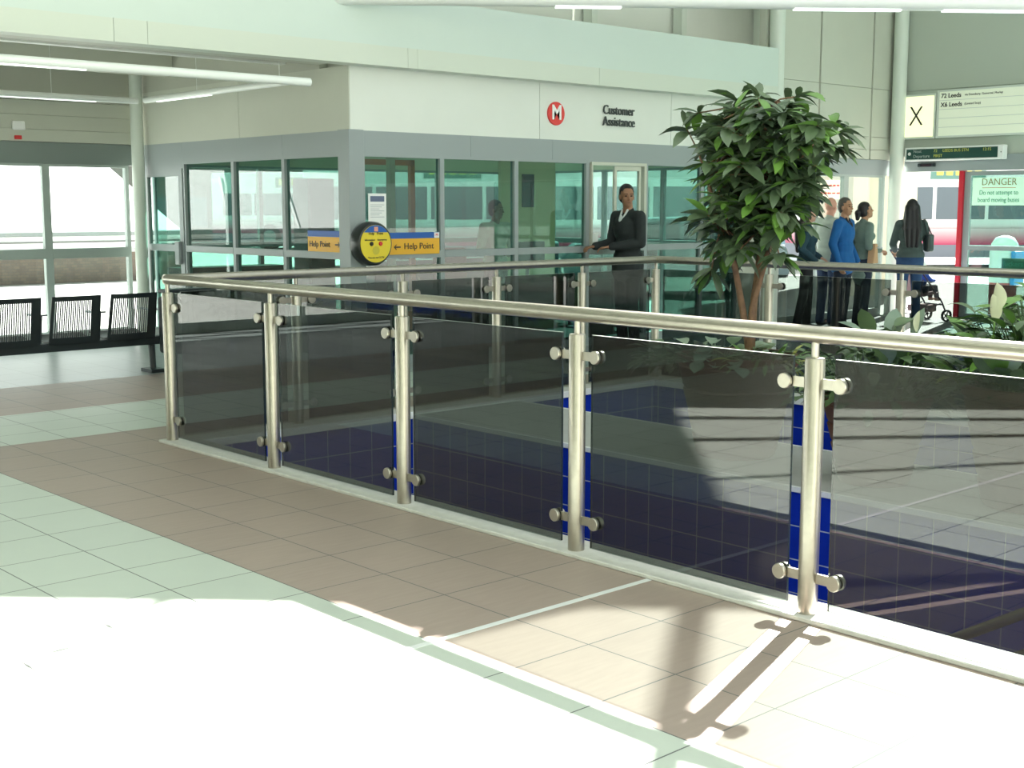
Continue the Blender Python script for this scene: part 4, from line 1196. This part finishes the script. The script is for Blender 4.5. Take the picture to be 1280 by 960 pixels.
    if coat:
        hr_ = hemrad or (.19, .15)
        bm2 = B()
        ellip(bm, Z((0, -.005, .93 - coat * .3)), S((hr_[0] * g, hr_[1] * g, .12 + coat * .6)))
        ellip(bm, Z((0, -.005, .93 - coat * .8)), S((hr_[0] * g, hr_[1] * g, .10 + coat * .25)))
        bm2.free()
    for k in (-1, 1):
        capsule(bm, sh[k], el[k], (.054 + c) * s * fm, (.044 + c) * s * fm)
        w_ = el[k] + (hd[k] - el[k]) * .93
        capsule(bm, el[k], w_, (.044 + c) * s * fm, (.030 + c) * s * fm)
    blob('top', bm, mat('cloth_top_' + str(top), top, .85, noise=.12, nscale=14), t, .011 * s, 3)
    bm = B()
    ellip(bm, Z((0, -.012, .93)), S((.17 * g + .006, .125 * g + .006, .115)))
    for k in (-1, 1):
        capsule(bm, hip[k], kn[k], .094 * s * g, .068 * s)
        capsule(bm, kn[k], an[k] + (S((0, 0, -.02)) if not seated else S((0, 0, 0))), .068 * s, .060 * s)
    blob('trousers', bm, mat('cloth_legs_' + str(legs), legs, .85, noise=.1, nscale=18), t, .011 * s, 3)
    for k in (-1, 1):
        bm = B()
        a_ = an[k]
        capsule(bm, Vector((a_.x, a_.y - .01 * s, .045 * s)), Vector((a_.x + .015 * k * s, a_.y + .15 * s, .036 * s)), .044 * s, .036 * s)
        ellip(bm, Vector((a_.x, a_.y + .06 * s, .018 * s)), S((.045, .14, .018)))
        blob('shoe', bm, mat('shoe_' + str(shoes), shoes, .5), t, .009 * s, 2)
    if collar:
        bm = B()
        for k in (-1, 1): capsule(bm, Z((.045 * k, .045, 1.49)), Z((.02 * k, .10, 1.38)), .012 * s, .014 * s, 8)
        ellip(bm, Z((0, .098, 1.385)), S((.026, .024, .055)))
        obj('shirt_front', bm, mat('collar_' + str(collar), collar, .8), t, smooth=True, world=False)
    t['_s'] = s
    del t['_s']
    return t, Z, Hh

FR = Vector((math.cos(YAW), math.sin(YAW)))          # away from the viewer
RT = Vector((math.sin(YAW), -math.cos(YAW)))         # towards the right of the view
def mixdir(r, f): v = RT * r + FR * f; return (v.x, v.y)

# man in the dark suit at the hatch
pm = (10.97, 10.06, 0)
person('man in a dark suit leaning at the serving hatch and looking over his shoulder', pm, mixdir(-.78, -.55), 1.84, 'brown', top=(.018, .024, .026), legs=(.014, .016, .02), hair=(.012, .01, .012), head=(R(66), R(-4)),
       elbows={-1: (-.215, .0, 1.14), 1: (.225, .04, 1.13)}, hands={-1: (.0, .25, 1.10), 1: (.22, .29, 1.10)}, coat=.12, collar=(.55, .6, .6), girth=1.06)
# waiting group
person('woman with long dark hair in a dark blue top standing behind the tree leaves', (14.27, 9.92, 0), mixdir(.95, -.15), 1.62, 'pale', top=(.012, .045, .07), legs=(.010, .010, .014), hair=(.02, .012, .014), hstyle='long', fem=True,
       elbows={-1: (-.26, -.02, 1.15), 1: (.26, -.10, 1.15)}, hands={-1: (-.16, .20, 1.02), 1: (.20, .12, .98)}, feet={-1: (-.08, .05), 1: (.08, -.1)})
person('balding man in a pale grey jacket half hidden behind the man in blue', (15.13, 10.17, 0), mixdir(.75, .6), 1.72, 'pink', top=(.42, .46, .42), legs=(.03, .05, .12), hair=(.3, .28, .26), hstyle='bald', coat=.08, girth=1.1)
person('grey haired man in a bright blue jacket looking to the right', (14.70, 9.66, 0), mixdir(.80, -.60), 1.71, 'tan', top=(.004, .10, .33), legs=(.008, .014, .035), hair=(.10, .09, .08), coat=.10, head=(R(-12), R(3)), girth=1.1, collar=(.02, .02, .03),
       elbows={-1: (-.28, -.04, 1.15), 1: (.29, -.03, 1.15)}, hands={-1: (-.27, .10, .90), 1: (.28, .07, .89)})
_t, Z5, H5 = person('woman with a dark ponytail in a long grey green cardigan looking up to the right', (15.30, 9.74, 0), mixdir(.97, .2), 1.66, 'tan', top=(.15, .21, .19), legs=(.012, .02, .045), hair=(.012, .008, .012), hstyle='pony', fem=True, coat=.24, head=(0, R(14)),
       elbows={-1: (-.25, -.05, 1.14), 1: (.25, -.05, 1.14)}, hands={-1: (-.12, .20, 1.10), 1: (.12, .20, 1.08)}, hemrad=(.17, .14))
person('woman with very long black hair seen from behind in a grey green top and jeans', (15.95, 9.42, 0), mixdir(.12, 1.0), 1.69, 'tan', top=(.055, .08, .08), legs=(.012, .045, .13), hair=(.006, .004, .008), hstyle='long', fem=True,
       elbows={-1: (-.235, .05, 1.14), 1: (.235, .05, 1.14)}, hands={-1: (-.16, .30, 1.04), 1: (.16, .30, 1.04)}, girth=1.12)
# paper bag and phone of the ponytail woman
p = onX(1091, 322, 15.20)
t = thing('paper_bag', 'tan paper bag held by the woman with the ponytail', 'bag', (p.x, p.y, .85))
bm = B(); box(bm, (p.x - .06, p.y - .05, .86), (p.x + .06, p.y + .05, 1.12)); bevel(bm, .01, 2)
for v in bm.verts:
    if v.co.z > 1.1: v.co.x = p.x + (v.co.x - p.x) * .5
obj('bag', bm, mat('kraft_paper', (.50, .30, .17), .8), t)
bm = B(); box(bm, (p.x + .0, p.y - .14, 1.06), (p.x + .02, p.y - .05, 1.075)); obj('receipt', bm, swhite, t)
# shoulder bag of the long haired woman
t = thing('shoulder_bag', 'black shoulder bag at the right side of the long haired woman', 'bag', (16.04, 9.18, .99))
bm = B(); box(bm, (15.98, 9.16, 1.0), (16.12, 9.25, 1.24)); bevel(bm, .03, 3); obj('bag', bm, black_metal, t)
bm = B(); tube(bm, [(15.99, 9.20, 1.22), (16.0, 9.27, 1.43), (16.05, 9.28, 1.44), (16.11, 9.20, 1.22)], .010, 6); obj('strap', bm, black_metal, t)
# child and pushchair
pc = Vector((16.62, 9.60, 0))
t = thing('pushchair', 'dark framed pushchair with small spoked wheels in the open doorway', 'pushchair', pc)
fd = Vector((FR.x * .35 + RT.x * .94, FR.y * .35 + RT.y * .94, 0)).normalized(); sd = Vector((-fd.y, fd.x, 0))
def Q(f, s_, z): return pc + fd * f + sd * s_ + Vector((0, 0, z))
cm = mat('pushchair_frame', (.04, .03, .06), .3, .6)
bm = B()
for s_ in (-.2, .2):
    tube(bm, [Q(-.42, s_, 1.0), Q(-.30, s_, .85), Q(.18, s_, .28), Q(.24, s_, .16)], .012, 8)
    tube(bm, [Q(-.15, s_, .60), Q(-.28, s_, .09)], .011, 8)
    tube(bm, [Q(-.28, s_, .12), Q(.16, s_, .26)], .009, 8)
tube(bm, [Q(-.42, -.2, 1.0), Q(-.44, 0, 1.02), Q(-.42, .2, 1.0)], .016, 8)
tube(bm, [Q(.20, -.2, .24), Q(.20, .2, .24)], .010, 8); tube(bm, [Q(-.28, -.2, .12), Q(-.28, .2, .12)], .010, 8)
obj('frame', bm, cm, t, auto=50)
ang = math.atan2(fd.y, fd.x)
for f_ in (.26, -.28):
    for s_ in (-.21, .21):
        c_ = Q(f_, s_, .085)
        def wh(b2, prof, n=24):
            lathe(b2, (0, 0, 0), prof, n, axis='Y')
            return b2
        bm = B(); wh(bm, [(.062, -.014), (.085, -.014), (.085, .014), (.062, .014)])
        bmesh.ops.delete(bm, geom=[f for f in bm.faces if len(f.verts) > 4], context='FACES')
        vv = list(bm.verts); n_ = 24
        for j in range(n_): 
            try: bm.faces.new((vv[j], vv[(j + 1) % n_], vv[3 * n_ + (j + 1) % n_], vv[3 * n_ + j]))
            except Exception: pass
        for k in range(5):
            a = 2 * PI * k / 5; tube(bm, [(0, 0, 0), (.07 * math.cos(a), 0, .07 * math.sin(a))], .008, 6)
        lathe(bm, (0, 0, 0), [(.018, -.018), (.018, .018)], 12, axis='Y')
        rot = Matrix.Rotation(ang, 3, 'Z')
        for v in bm.verts: v.co = c_ + rot @ v.co
        obj('wheel', bm, mat('tyre_black', (.015, .012, .02), .5), t)
bm = B()
def slab3(p, q, r_, s_):
    vs = [bm.verts.new(x) for x in (p, q, r_, s_)]; n = (vs[1].co - vs[0].co).cross(vs[3].co - vs[0].co).normalized() * .02
    ws = [bm.verts.new(x.co - n) for x in vs]
    bm.faces.new(vs); bm.faces.new(ws[::-1])
    for j in range(4): bm.faces.new((vs[j], vs[(j + 1) % 4], ws[(j + 1) % 4], ws[j]))
slab3(Q(-.12, -.18, .38), Q(.14, -.18, .42), Q(.14, .18, .42), Q(-.12, .18, .38))
slab3(Q(-.32, -.18, .82), Q(-.12, -.18, .38), Q(-.12, .18, .38), Q(-.32, .18, .82))
bmesh.ops.recalc_face_normals(bm, faces=bm.faces)
obj('seat', bm, mat('pushchair_fabric', (.30, .18, .20), .9), t)
bm = B(); box(bm, (-.14, -.15, .14), (.14, .15, .24)); bevel(bm, .02, 2)
for v in bm.verts: v.co = pc + Matrix.Rotation(ang, 3, 'Z') @ v.co
obj('basket', bm, mat('basket_fabric', (.25, .16, .17), .9), t)
# toddler
t = thing('person', 'small child in blue and white sitting in the pushchair', 'person', Q(-.02, 0, .42), rz=ang - PI / 2)
bm = B()
ellip(bm, (0, 0, .05), (.09, .08, .08)); ellip(bm, (0, -.02, .18), (.085, .07, .12)); ellip(bm, (0, -.01, .36), (.068, .078, .082)); capsule(bm, (0, -.02, .26), (0, -.01, .33), .035, .035)
for k in (-1, 1):
    capsule(bm, (.05 * k, 0, .04), (.07 * k, .17, .06), .045, .035); capsule(bm, (.07 * k, .17, .06), (.07 * k, .21, -.10), .034, .026); capsule(bm, (.07 * k, .20, -.11), (.07 * k, .27, -.11), .024, .02)
    capsule(bm, (.09 * k, -.02, .25), (.13 * k, .05, .16), .028, .024); capsule(bm, (.13 * k, .05, .16), (.09 * k, .15, .16), .024, .018)
    for j in range(4): capsule(bm, (.09 * k + (j - 1.5) * .009, .155, .16), (.09 * k + (j - 1.5) * .011, .195, .15), .0055, .005, 6)
    capsule(bm, (.09 * k - .018 * k, .155, .165), (.09 * k - .03 * k, .18, .165), .006, .005, 6)
    ellip(bm, (.068 * k, -.01, .355), (.009, .016, .022), None, 8, 6)
ellip(bm, (0, .068, .35), (.010, .012, .010), None, 8, 6)
body = blob('body', bm, mat('skin_pale', SKINS['pale'], .55), t, .006, 2)
bm = B()
for k in (-1, 1): ellip(bm, (.024 * k, .062, .37), (.008, .006, .006), None, 8, 6)
obj('eyes', bm, MATS['eye_dark'], body, smooth=True, world=False)
bm = B(); ellip(bm, (0, -.025, .375), (.075, .078, .082)); blob('hat', bm, swhite, t, .008, 1)
bm = B(); ellip(bm, (0, -.02, .17), (.10, .088, .13))
for k in (-1, 1): capsule(bm, (.09 * k, -.02, .25), (.13 * k, .05, .16), .038, .034); capsule(bm, (.13 * k, .05, .16), (.095 * k, .13, .16), .034, .028)
blob('jacket', bm, mat('cloth_royal_blue', (.01, .05, .28), .8), t, .008, 2)
bm = B(); ellip(bm, (0, 0, .04), (.10, .09, .07))
for k in (-1, 1): capsule(bm, (.05 * k, 0, .04), (.07 * k, .17, .06), .053, .043); capsule(bm, (.07 * k, .17, .06), (.07 * k, .21, -.07), .041, .036)
blob('trousers', bm, mat('cloth_navy', (.015, .02, .05), .8), t, .008, 2)

# clerk inside the office
person('clerk in a pale shirt inside the office window left of the hatch', (10.55, 11.85, 0.012), mixdir(.7, -.75), 1.66, 'brown', top=(.60, .62, .50), legs=(.05, .03, .03), hair=(.015, .01, .01), head=(R(20), 0), elbows={-1: (-.28, .02, 1.14), 1: (.28, .02, 1.14)}, hands={-1: (-.12, .28, 1.08), 1: (.12, .28, 1.08)})
# domed bin behind the glass door
t = thing('litter_bin', 'pale domed litter bin with a blue side beyond the glass door', 'bin', (18.6, 9.42, -.02))
bm = B(); lathe(bm, (18.6, 9.42, -.02), [(.17, 0), (.19, .02), (.20, .50)], 24); obj('base', bm, mat('bin_red', (.35, .08, .08), .5), t, auto=40)
bm = B(); lathe(bm, (18.6, 9.42, -.02), [(.20, .50), (.21, .52), (.21, .95), (.19, 1.08), (.13, 1.17), (.04, 1.20)], 24); obj('dome_top', bm, mat('bin_pale', (.50, .62, .60), .4), t, auto=40)
bm = B(); box(bm, (18.45, 9.17, .45), (18.75, 9.24, .95)); bevel(bm, .01); obj('blue_panel', bm, mat('bin_blue', (.03, .22, .5), .4), t)

# ================================================================ OUTDOORS
ground_m = mat('pale_concrete', (.38, .38, .365), .8, noise=.08, nscale=1.5)
bm = B()
def g(x0, y0, x1, y1): box(bm, (x0, y0, -.12), (x1, y1, -.02))
g(17.3, -60, 140, 120); g(-80, 15.0, 17.3, 120); g(13.6, 10.62, 17.3, 15.0)
struct(obj('floor_outdoor', bm, ground_m), 'sunlit pale bus station apron outside', 'ground')

def bus(cx, cy, ang, L=11.0, label=''):
    t = thing('bus', label, 'bus', (cx, cy, -.02), rz=ang)
    red = mat('bus_pink', (.62, .03, .16), .35); wh = mat('bus_white', (.80, .80, .82), .35); gy = mat('bus_skirt', (.22, .24, .30), .4)
    if 'bus_livery' not in MATS:
        m_ = bpy.data.materials.new('bus_livery'); m_.use_nodes = True; nt_ = m_.node_tree
        g_ = nt_.nodes.new('ShaderNodeNewGeometry'); s_ = nt_.nodes.new('ShaderNodeSeparateXYZ'); r_ = nt_.nodes.new('ShaderNodeMapRange'); c_ = nt_.nodes.new('ShaderNodeValToRGB')
        nt_.links.new(g_.outputs['Position'], s_.inputs[0]); nt_.links.new(s_.outputs[2], r_.inputs[0])
        r_.inputs[1].default_value = .6; r_.inputs[2].default_value = 1.25
        nt_.links.new(r_.outputs[0], c_.inputs[0]); nt_.links.new(c_.outputs[0], nt_.nodes['Principled BSDF'].inputs['Base Color'])
        c_.color_ramp.elements[0].color = (.55, .02, .12, 1); c_.color_ramp.elements[1].color = (.80, .80, .82, 1); c_.color_ramp.elements[1].position = .9
        nt_.nodes['Principled BSDF'].inputs['Roughness'].default_value = .35
        MATS['bus_livery'] = m_
    wh = MATS['bus_livery']; red = wh
    h = L / 2
    bm = B(); box(bm, (-h, 0, 1.02), (h, 2.5, 2.95)); bevel(bm, .10, 3); obj('upper_body', bm, wh, t, world=False, auto=40)
    bm = B(); box(bm, (-h + .02, .01, .62), (h - .02, 2.49, 1.05)); obj('pink_band', bm, red, t, world=False)
    bm = B(); box(bm, (-h + .02, .01, .28), (h - .02, 2.49, .62)); obj('skirt', bm, gy, t, world=False)
    wg = mat('bus_glass', (.14, .17, .20), .12)
    n = 7; w_ = (L - .9) / n
    for k in range(n):
        bm = B(); box(bm, (-h + .45 + k * w_ + .05, -.015, 1.30), (-h + .45 + (k + 1) * w_ - .05, .03, 2.15)); bevel(bm, .012, 1)
        obj('window', bm, wg, t, world=False)
    for x in (-h + 2.4, h - 2.9):
        bm = B(); lathe(bm, (x, .0, .48), [(.48, -.02), (.48, .28)], 28, axis='Y'); w = obj('wheel', bm, mat('tyre', (.02, .02, .022), .7), t, world=False, auto=40)
        bm = B(); lathe(bm, (x, .0, .48), [(.25, -.04), (.27, -.02)], 20, axis='Y'); obj('hub', bm, mat('hub_grey', (.4, .4, .42), .4), w, world=False)
    bm = B(); box(bm, (-2.3, -.03, 2.36), (-.8, .02, 2.75)); obj('route_display', bm, mat('route_green', (.12, .25, .22), .4), t, world=False)
    bm = B()
    for k in range(5): box(bm, (-2.15 + k * .26, -.04, 2.46), (-1.97 + k * .26, -.03, 2.69))
    obj('route_digits', bm, mat('route_yellow', (.7, .6, .1), .5, emis=(.7, .6, .1), estr=.4), t, world=False)
    return t
ba = YAW - PI / 2        # roughly broadside to the station front
def at_dist(px, dist): v = FR * dist + RT * ((px - 640) / FPX * dist * 1.009); return v
v = at_dist(1255, 35); bus(v.x, v.y, ba + R(4), 11, 'white bus with a pink band seen through the open doorway')
v = at_dist(640, 34); bus(v.x, v.y, ba - R(3), 11, 'white bus with a pink band parked beyond the office windows')
v = at_dist(420, 50); bus(v.x, v.y, ba - R(12), 10, 'white and pink bus far out beyond the office side windows')
# dark green car behind right office windows
def carb(cx, cy, ang, colr, label):
    t = thing('car', label, 'car', (cx, cy, -.02), rz=ang)
    pm_ = mat('car_paint' + label[:5], colr, .25)
    prof = [(-2.1, .35), (-2.15, .7), (-1.9, .92), (-1.2, .98), (-.6, 1.42), (.7, 1.45), (1.35, 1.02), (2.0, .9), (2.1, .6), (2.05, .32)]
    bm = B()
    a = [bm.verts.new((x, 0, z)) for x, z in prof]; b = [bm.verts.new((x, 1.65, z)) for x, z in prof]
    bm.faces.new(a); bm.faces.new(b[::-1])
    for i in range(len(prof)): bm.faces.new((a[i], b[i], b[(i + 1) % len(prof)], a[(i + 1) % len(prof)]))
    bmesh.ops.recalc_face_normals(bm, faces=bm.faces); bevel(bm, .05, 2); obj('body', bm, pm_, t, world=False, auto=40)
    for pr in ([(-1.0, 1.0), (-.55, 1.36), (.02, 1.38), (.02, 1.0)], [(.1, 1.0), (.1, 1.38), (.66, 1.38), (1.15, 1.02)]):
        bm = B(); q = [bm.verts.new((x, -.012, z)) for x, z in pr]; q2 = [bm.verts.new((x, .02, z)) for x, z in pr]
        bm.faces.new(q); bm.faces.new(q2[::-1])
        for i in range(4): bm.faces.new((q[i], q2[i], q2[(i + 1) % 4], q[(i + 1) % 4]))
        bmesh.ops.recalc_face_normals(bm, faces=bm.faces); obj('window', bm, mat('car_glass', (.05, .06, .07), .1), t, world=False)
    for x in (-1.35, 1.3):
        bm = B(); lathe(bm, (x, -.02, .32), [(.32, 0), (.32, .2)], 24, axis='Y'); obj('wheel', bm, MATS['tyre'], t, world=False, auto=40)
v = at_dist(845, 24); carb(v.x, v.y, ba, (.10, .14, .16), 'grey car parked beyond the right hand office windows')

# building outside with cream pilasters
v = at_dist(1085, 24)
t = thing('pilaster_building', 'cream stone building corner with pilasters behind the woman with the ponytail', 'building', (v.x, v.y, -.02), rz=ba)
crm = mat('cream_stone', (.40, .35, .27), .8, noise=.08, nscale=2); crm2 = mat('cream_stone_light', (.48, .45, .36), .8, noise=.06, nscale=2)
bm = B(); box(bm, (-.45, 0, 0), (.72, 3.0, 6.0)); obj('wall', bm, crm2, t, world=False)
for x in (-.45, .42):
    bm = B(); box(bm, (x, -.18, 0), (x + .30, 0, 6.0)); obj('pilaster', bm, crm if x > .5 else crm2, t, world=False)
bm = B(); box(bm, (-.5, -.2, 2.28), (.78, .02, 2.31)); obj('ledge', bm, crm, t, world=False)
v = at_dist(1024, 21)
t = thing('shop_sign', 'pale sign board with red lettering outside, left of the cream building', 'sign', (v.x, v.y, -.02), rz=ba)
bm = B(); box(bm, (-.15, 0, 1.75), (.35, .06, 2.05)); obj('board', bm, mat('sign_cream', (.75, .72, .60), .6), t, world=False)
bm = B()
for k in range(5): box(bm, (-.06 + k * .06, -.01, 1.95), (-.02 + k * .06, 0, 1.98))
obj('heading_print', bm, sred, t, world=False)
bm = B()
for k in range(6): box(bm, (-.10 + k * .07, -.01, 1.83), (-.05 + k * .07, 0, 1.855))
obj('small_print', bm, sred, t, world=False)
bm = B()
for x in (-.12, .32): tube(bm, [(x, .03, 0), (x, .03, 1.76)], .03, 8)
obj('posts', bm, grey_frame, t, world=False)
v = at_dist(1015, 40)
t = thing('distant_shop', 'pale blue glass shop far behind the waiting people', 'building', (v.x, v.y, -.02), rz=ba)
bm = B(); box(bm, (-3, 0, 0), (1.0, 4, 4.2)); obj('wall', bm, mat('far_wall', (.42, .50, .52), .7), t, world=False)
for k in range(3):
    bm = B(); box(bm, (-2.8 + k * 1.25, -.03, .5), (-1.75 + k * 1.25, .03, 2.2)); obj('window', bm, mat('far_glass', (.12, .22, .26), .2), t, world=False)
# dark terrace of buildings far beyond the office
def far_block(px, dist, w_, h_, colr, label, floors=2, rows=5, da=0.0):
    v = at_dist(px, dist)
    t = thing('far_building', label, 'building', (v.x, v.y, -.02), rz=ba + da)
    bm = B(); box(bm, (-w_ / 2, 0, 0), (w_ / 2, 6, h_)); obj('wall', bm, mat('far_' + label[:9], colr, .85, noise=.2, nscale=.6), t, world=False)
    bm = B(); box(bm, (-w_ / 2 - .3, -.3, h_), (w_ / 2 + .3, 6.3, h_ + .3)); obj('roof', bm, mat('slate_grey', (.12, .13, .15), .7), t, world=False)
    for f_ in range(floors):
        for k in range(rows):
            x = -w_ / 2 + w_ * (k + .5) / rows
            bm = B(); box(bm, (x - w_ / rows * .3, -.06, .7 + f_ * 2.7), (x + w_ / rows * .3, .02, 2.1 + f_ * 2.7)); obj('window', bm, MATS['far_glass'], t, world=False)
far_block(300, 62, 18, 4.2, (.16, .17, .15), 'dark low brick building far behind the office', 1, 9, R(-10))
far_block(830, 58, 16, 4.4, (.20, .22, .20), 'grey low building far behind the hatch', 1, 8)
far_block(560, 75, 9, 6.0, (.40, .40, .36), 'pale taller block far behind the office windows', 2, 4)

# low brick wall, gutter and white shelter outside the left windows
yb = onZ(100, 352).y
brick = bpy.data.materials.new('brick'); brick.use_nodes = True
nt = brick.node_tree; br_ = nt.nodes.new('ShaderNodeTexBrick'); gg = nt.nodes.new('ShaderNodeNewGeometry'); sp_ = nt.nodes.new('ShaderNodeSeparateXYZ'); cb_ = nt.nodes.new('ShaderNodeCombineXYZ')
nt.links.new(gg.outputs['Position'], sp_.inputs[0]); nt.links.new(sp_.outputs[0], cb_.inputs[0]); nt.links.new(sp_.outputs[2], cb_.inputs[1]); nt.links.new(cb_.outputs[0], br_.inputs[0])
br_.inputs['Color1'].default_value = (.17, .14, .11, 1); br_.inputs['Color2'].default_value = (.13, .11, .095, 1); br_.inputs['Mortar'].default_value = (.12, .11, .10, 1); br_.inputs['Scale'].default_value = 4.0
nt.links.new(br_.outputs[0], nt.nodes['Principled BSDF'].inputs['Base Color']); nt.nodes['Principled BSDF'].inputs['Roughness'].default_value = .9
t = thing('shelter_building', 'long low outbuilding with brick base and white sloping roof outside the left windows', 'building', (4, yb, -.02))
bm = B(); box(bm, (-20, yb, -.02), (14.5, yb + 3, .62)); obj('brick_base', bm, brick, t)
bm = B(); box(bm, (-20, yb - .05, .62), (14.5, yb + 3, .70)); obj('coping', bm, mat('coping_grey', (.40, .44, .42), .6), t)
bm = B(); box(bm, (-20, yb + .02, .70), (14.5, yb + 3, .98)); obj('white_band', bm, swhite, t)
bm = B(); box(bm, (-20, yb - .02, .84), (14.5, yb + .02, .87)); obj('rail_line', bm, mat('rail_dark', (.15, .15, .15), .6), t)
bm = B(); box(bm, (-20, yb - .12, .98), (14.5, yb + .05, 1.09)); bevel(bm, .02, 1); obj('gutter', bm, mat('gutter_grey', (.22, .25, .25), .5), t)
bm = B()
vs = [bm.verts.new(q) for q in ((-20, yb, 1.09), (14.5, yb, 1.09), (14.5, yb + 5.5, 3.4), (-20, yb + 5.5, 3.4), (-20, yb + 5.5, .9), (14.5, yb + 5.5, .9))]
bm.faces.new(vs[:4]); bm.faces.new((vs[3], vs[2], vs[5], vs[4])); bm.faces.new((vs[0], vs[4], vs[5], vs[1])); bm.faces.new((vs[1], vs[5], vs[2])); bm.faces.new((vs[0], vs[3], vs[4]))
bmesh.ops.recalc_face_normals(bm, faces=bm.faces); obj('roof', bm, mat('roof_white', (.85, .86, .87), .6), t)
for k in range(9):
    x = -6.5 + k * 1.9
    bm = B(); tube(bm, [(x, yb - .06, 1.07), (x - 1.5, yb + 3.0, 2.38)], .02, 6); obj('roof_seam', bm, mat('seam_grey', (.6, .63, .63), .6), t)
